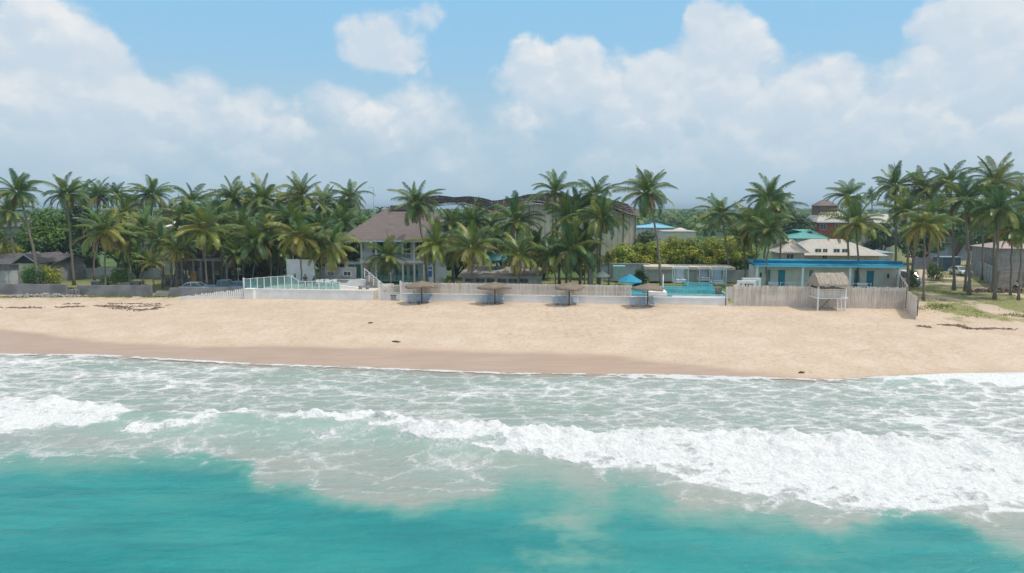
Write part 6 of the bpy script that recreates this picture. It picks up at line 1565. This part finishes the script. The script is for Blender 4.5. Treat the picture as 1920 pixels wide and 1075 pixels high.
    hk = ['skull1']; hr = MB(); cz = J['skull1'][2]
    hr.lathe([(.001, .108), (.06, .095), (.098, .05), (.108, .0), (.104, -.04)], 14, (hx, hy + .012, cz - .005)); hr.build('hair', M('black_hair', (.02, .017, .015), rough=.9), t, True)
    link_mesh('shirt', skin_mesh(['pelvis', 'waist', 'chest', 'lsh', 'rsh', 'lel', 'rel'], [('pelvis', 'waist'), ('waist', 'chest'), ('chest', 'lsh'), ('chest', 'rsh'), ('lsh', 'lel'), ('rsh', 'rel')], 'shirt', shirt, .018, 'waist'), t)
    link_mesh('trousers', skin_mesh(['pelvis', 'lhip', 'rhip', 'lknee', 'rknee', 'lank', 'rank'], [('pelvis', 'lhip'), ('pelvis', 'rhip'), ('lhip', 'lknee'), ('rhip', 'rknee'), ('lknee', 'lank'), ('rknee', 'rank')], 'trousers', trousers, .02), t)
    return t
SK = (.13, .075, .05)
zt_ = GZ + 1.1
person('person in dark clothes standing on the terrace by the glass balustrade', Vector((Xat(573, 540, 88.6), 88.6, zt_)), R(20), 'stand', SK, M('black_shirt', (.04, .04, .05)), M('dark_trousers', (.05, .05, .06)))
st = thing('stool', 'low dark stool under the person sitting by the white bar', 'stool', Vector((Xat(590, 540, 90.6), 90.6, zt_)), 0); MB().box(-.2, .2, -.15, .2, .34, .40).build('seat', WOODD, st)
for x in (-.15, .15):
    for y in (-.1, .15): MB().box(x - .02, x + .02, y - .02, y + .02, 0, .339).build('leg', WOODD, st)
person('person in a dark brown shirt sitting on a stool by the white bar', Vector((Xat(590, 540, 90.6), 90.6, zt_)), R(-15), 'sit', SK, M('brown_shirt', (.16, .08, .05)), M('dark_trousers', (.05, .05, .06)))
person('person in grey clothes standing on the clearing between two palm trunks', Vector((Xat(1815, 540, 92.5), 92.5, gz(Xat(1815, 540, 92.5), 92.5))), R(150), 'stand', SK, M('grey_shirt', (.33, .36, .40)), M('grey_trousers', (.20, .23, .27)), 1.78)
person('person in a white top far off by the shed on the right', Vector((Xat(1894, 520, 97.0), 95.5, gz(Xat(1894, 520, 96), 95.5))), R(200), 'sit', SK, M('white_shirt', (.7, .7, .7)), M('dark_trousers', (.05, .05, .06)))
t = thing('log_seat', 'log under the person in a white top by the shed', 'log', Vector((Xat(1894, 520, 97.0), 95.6, gz(Xat(1894, 520, 96), 95.5)))); MB().tube([(-.5, .02, .22), (.5, .08, .22)], .2, 10).build('log', M_BARK, t, True)

# terrace furniture
TF = 'white tables and chairs on the terrace'
for k_, (px, Y, lb) in enumerate(((598, 90.8, 'white table on the terrace right of the seated person'), (609, 92.0, 'white table on the terrace below the small blue sunshade'), (622, 90.6, 'white table next to the curved white wall'))):
    t = thing('terrace_table', lb, 'table', (Xat(px, 540, Y), Y, zt_), 0, TF)
    MB().box(-.55, .55, -.4, .4, .70, .75).build('table_top', WHITE2, t)
    for x in (-.48, .48):
        for y in (-.33, .33): MB().box(x - .03, x + .03, y - .03, y + .03, 0, .699).build('leg', WHITE2, t)
def chair():
    t = thing('terrace_chair', '', 'chair', (0, 0, 0), 0, TF)
    MB().box(-.22, .22, -.22, .22, .42, .46).build('seat', WHITE2, t); MB().box(-.22, .22, .19, .22, .5, .92).build('backrest', WHITE2, t)
    for x in (-.19, .19):
        for y in (-.19, .19): MB().box(x - .02, x + .02, y - .02, y + .02, 0, .419).build('leg', WHITE2, t)
    return t
ch = chair(); first = True
for px, Y, lb in ((595, 89.6, 'white chair in front of the table by the seated person'), (603, 89.8, 'white chair between the two left terrace tables'), (612, 90.0, 'white chair before the middle terrace table'), (617, 89.2, 'white chair left of the table at the curved wall'), (628, 90.2, 'white chair against the curved white wall')):
    o = ch if first else copy_tree(ch); first = False; o.location = (Xat(px, 540, Y), Y, zt_); o['label'] = lb
for px, py, lb, m_ in ((676, 543, 'dark grey planter ball beside the stair foot', STEEL), (689, 543, 'smaller dark planter nearer the stair railing', STEEL)):
    t = thing('planter', lb, 'planter', Vector((Xat(px, 540, 86.9), 86.9, zt_ + .0)), 0, 'planters at the stair foot'); MB().lathe([(.001, 0), (.18, 0), (.26, .2), (.24, .42), (.2, .44), (.001, .38)], 14).build('pot', m_, t, True)

# items on the left plot
CR = 'grey blocks of rubble on the left plot'
for px, Y, s_, lb in ((178, 98, .95, 'blue grey concrete cube left of the palm trunk behind the sea wall'), (226, 97, .7, 'pale stone pile piece left of the dark cube'), (252, 97.5, .95, 'dark grey cube in the middle of the rubble'), (236, 96.5, .9, 'tall pale stone block in the rubble'), (268, 97, .55, 'reddish low rubble block near the young palm')):
    t = thing('rubble_block', lb, 'block', gpt(px, Y), random.Random(px).uniform(-.4, .4), CR); rnd = random.Random(px); b = MB()
    hh = s_; v = [(x * s_ * .6 + rnd.uniform(-.08, .08), y * s_ * .5 + rnd.uniform(-.08, .08), z * hh + rnd.uniform(-.06, .06)) for z in (0, 1) for x, y in ((-1, -1), (1, -1), (1, 1), (-1, 1))]
    b.add(v, [(0, 3, 2, 1), (4, 5, 6, 7), (0, 1, 5, 4), (1, 2, 6, 5), (2, 3, 7, 6), (3, 0, 4, 7)]); b.build('block', CONC if s_ != .95 else SEAWALL, t)
t = thing('blue_barrel', 'small blue plastic barrel on the grass behind the sea wall', 'barrel', gpt(86, 95)); MB().lathe([(.001, 0), (.26, 0), (.29, .2), (.29, .65), (.25, .85), (.001, .85)], 16).build('drum', M('blue_plastic', (.12, .22, .38), rough=.5), t, True); MB().lathe([(.05, .851), (.05, .9), (.001, .9)], 8).build('cap', DARK, t)

def pile(name, label, c, rx, ry, h, n, mats, seed, sz=(.12, .35)):
    rnd = random.Random(seed); b = MB()
    for _ in range(n):
        a = rnd.uniform(0, 6.28); q = rnd.random() ** .6; x = math.cos(a) * rx * q; y = math.sin(a) * ry * q; z = h * (1 - q) * rnd.random(); s_ = rnd.uniform(*sz)
        e = Matrix.Rotation(rnd.uniform(0, 3), 3, Vector((rnd.random(), rnd.random(), rnd.random())).normalized())
        b.obox((c[0] + x, c[1] + y, c[2] + z + s_ * .2), e @ Vector((s_ * .6, 0, 0)), e @ Vector((0, s_ * .45, 0)), e @ Vector((0, 0, s_ * .35)))
    return tag(b.build(name, mats), label, 'rubble', kind='stuff')
pile('stone_rubble', 'pale stone rubble against the foot of the grey sea wall', G(86, 557, GZ), 5.5, .5, .4, 240, CONC, 3)
pile('stone_rubble', 'broken stones on the left plot behind the sea wall', gpt(240, 98), 3.2, 1.5, .7, 150, CONC, 4)
pile('stone_rubble', 'brownish rubble heap on the clearing near the right edge', gpt(1880, 93), 5.0, 1.4, .5, 220, M('brown_rubble', (.22, .15, .11), var=.3), 5)

# seaweed and sticks on the sand
WR = M('dry_brown_seaweed', (.33, .24, .18), rough=.95, var=.4, scale=3)
def wrack(name, label, pts, n, spread, seed):
    rnd = random.Random(seed); b = MB()
    for _ in range(n):
        i = rnd.randrange(len(pts) - 1); q = rnd.random(); a = Vector(pts[i]).lerp(Vector(pts[i + 1]), q)
        if mnoise.noise(Vector((a.x * .45, a.y * 2, seed))) < -.12: continue
        x = a.x + rnd.gauss(0, .25); y = a.y + rnd.gauss(0, spread); z = gz(x, y); th = rnd.uniform(-.5, .5); l = rnd.uniform(.08, .32)
        d = Vector((math.cos(th), math.sin(th), 0)) * l; s_ = Vector((-math.sin(th), math.cos(th), 0)) * l * .28
        b.add([(x - d.x, y - d.y, z + .004), (x + s_.x, y + s_.y, z - .01), (x + d.x, y + d.y, z + .004), (x - s_.x, y - s_.y, z - .01), (x, y, z + rnd.uniform(.04, .13))], [(0, 3, 4), (3, 2, 4), (2, 1, 4), (1, 0, 4)])
    return tag(b.build(name, WR), label, 'seaweed', kind='stuff')
def gp(px, py, z=1.62): return G(px, py, z)
wrack('seaweed_wrack', 'broken line of brown seaweed along the sand on the left', [gp(-200, 571), gp(0, 573), gp(85, 574.5), gp(130, 573), gp(200, 571.5), gp(240, 573), gp(320, 570)], 620, .24, 1)
wrack('seaweed_wrack', 'second short line of seaweed below the first on the left', [gp(215, 574), gp(262, 577.5), gp(285, 576), gp(300, 573)], 210, .30, 2)
wrack('seaweed_wrack', 'faint upper seaweed line on the left sand', [gp(120, 569), gp(200, 568), gp(300, 569)], 160, .2, 6)
wrack('seaweed_wrack', 'dark clump of seaweed right of the fence corner', [gp(1728, 605), gp(1748, 607), gp(1768, 607.5)], 150, .24, 3)
wrack('seaweed_wrack', 'seaweed line running to the right edge of the beach', [gp(1774, 603), gp(1805, 604), gp(1822, 610), gp(1862, 608), gp(1925, 610), gp(2100, 612)], 430, .22, 4)
def stick(label, px, py, l, th): 
    p = gp(px, py, 1.35); z = gz(p.x, p.y); t = thing('driftwood', label, 'driftwood', (p.x, p.y, z), th); MB().tube([(-l / 2, 0, .05), (-.1 * l, .05, .09), (l * .3, -.03, .07), (l / 2, .04, .14)], [.05, .07, .05, .02], 7).build('branch', WOODD, t, True); MB().tube([(0, 0, .07), (.1 * l, .22, .12)], [.04, .015], 6).build('twig', WOODD, t, True)
stick('dark piece of driftwood lying alone on the middle of the beach', 743, 631, .9, -.4)
stick('short driftwood stick high on the sand left of the middle', 695, 604, .5, .1)
stick('small driftwood bit low on the sand near the right of the beach', 1505, 672, .5, 0)

# grass tufts along the wall foot and on the clearing
def tufts(name, label, spots, seed, cols, h=(.12, .3)):
    rnd = random.Random(seed); V = []; Fc = []; C = []
    for x, y, n, rx, ry in spots:
        for _ in range(n):
            px_, py_ = x + rnd.gauss(0, rx), y + rnd.gauss(0, ry)
            if mnoise.noise(Vector((px_ * .35, py_ * .35, seed))) < -.05: continue
            z = gz(px_, py_) - .02; a = rnd.uniform(0, 6.28); hh = rnd.uniform(*h); w_ = .035; k = len(V)
            V += [(px_ - math.cos(a) * w_, py_ - math.sin(a) * w_, z), (px_ + math.cos(a) * w_, py_ + math.sin(a) * w_, z), (px_ + rnd.uniform(-.1, .1), py_ + rnd.uniform(-.1, .1), z + hh)]
            Fc.append((k, k + 1, k + 2)); g = rnd.uniform(.75, 1.25); C.append(tuple(c * g for c in rnd.choice(cols)))
    me = bpy.data.meshes.new(name); me.from_pydata(V, [], Fc); colour_mesh(me, C); me.materials.append(M_LEAF); tag(link_mesh(name, me), label, 'grass', kind='stuff')
GC = [(.20, .24, .06), (.28, .28, .09), (.14, .19, .05)]
sp = []
for px in range(-60, 350, 10): q = G(px, 557, GZ); sp.append((q.x, q.y - .1, 60, .6, .25))
tufts('wall_foot_grass', 'thin yellow green grass along the foot of the grey sea wall', sp, 1, GC)
sp = []
for px, py, n in ((1735, 578, 260), (1765, 575, 320), (1790, 572, 200), (1845, 582, 220), (1905, 588, 420), (1850, 590, 120), (1760, 548, 260), (1800, 552, 160), (1722, 560, 200), (1870, 560, 200), (1900, 555, 200), (1770, 520, 260), (1800, 510, 300), (1745, 530, 200), (1730, 500, 200), (1840, 530, 200)):
    q = G(px, py, GZ); sp.append((q.x, q.y, n, 1.3, .8))
tufts('clearing_grass', 'patchy grass on the sandy clearing at the right', sp, 2, GC)
sp = [(gpt(px, 96).x, 96 + (px % 3), 130, 1.6, 1.4) for px in range(10, 300, 16)]
tufts('plot_grass', 'short green grass behind the grey sea wall on the left plot', sp, 3, [(.10, .15, .05), (.14, .19, .05)])

# ---------------------------------------------------------------- air
def add_haze():
    m = bpy.data.materials.new('haze_air'); m.use_nodes = True; t = m.node_tree; t.nodes.clear(); o = t.nodes.new('ShaderNodeOutputMaterial'); v = t.nodes.new('ShaderNodeVolumePrincipled')
    v.inputs['Color'].default_value = (.72, .86, .95, 1); v.inputs['Density'].default_value = HAZE_D; v.inputs['Anisotropy'].default_value = .3
    t.links.new(v.outputs[0], o.inputs['Volume'])
    h = MB().box(-3400, 3400, -1300, 6200, -5, 34).build('haze', m); tag(h, kind='stuff')
HAZE_D = .0004
add_haze()
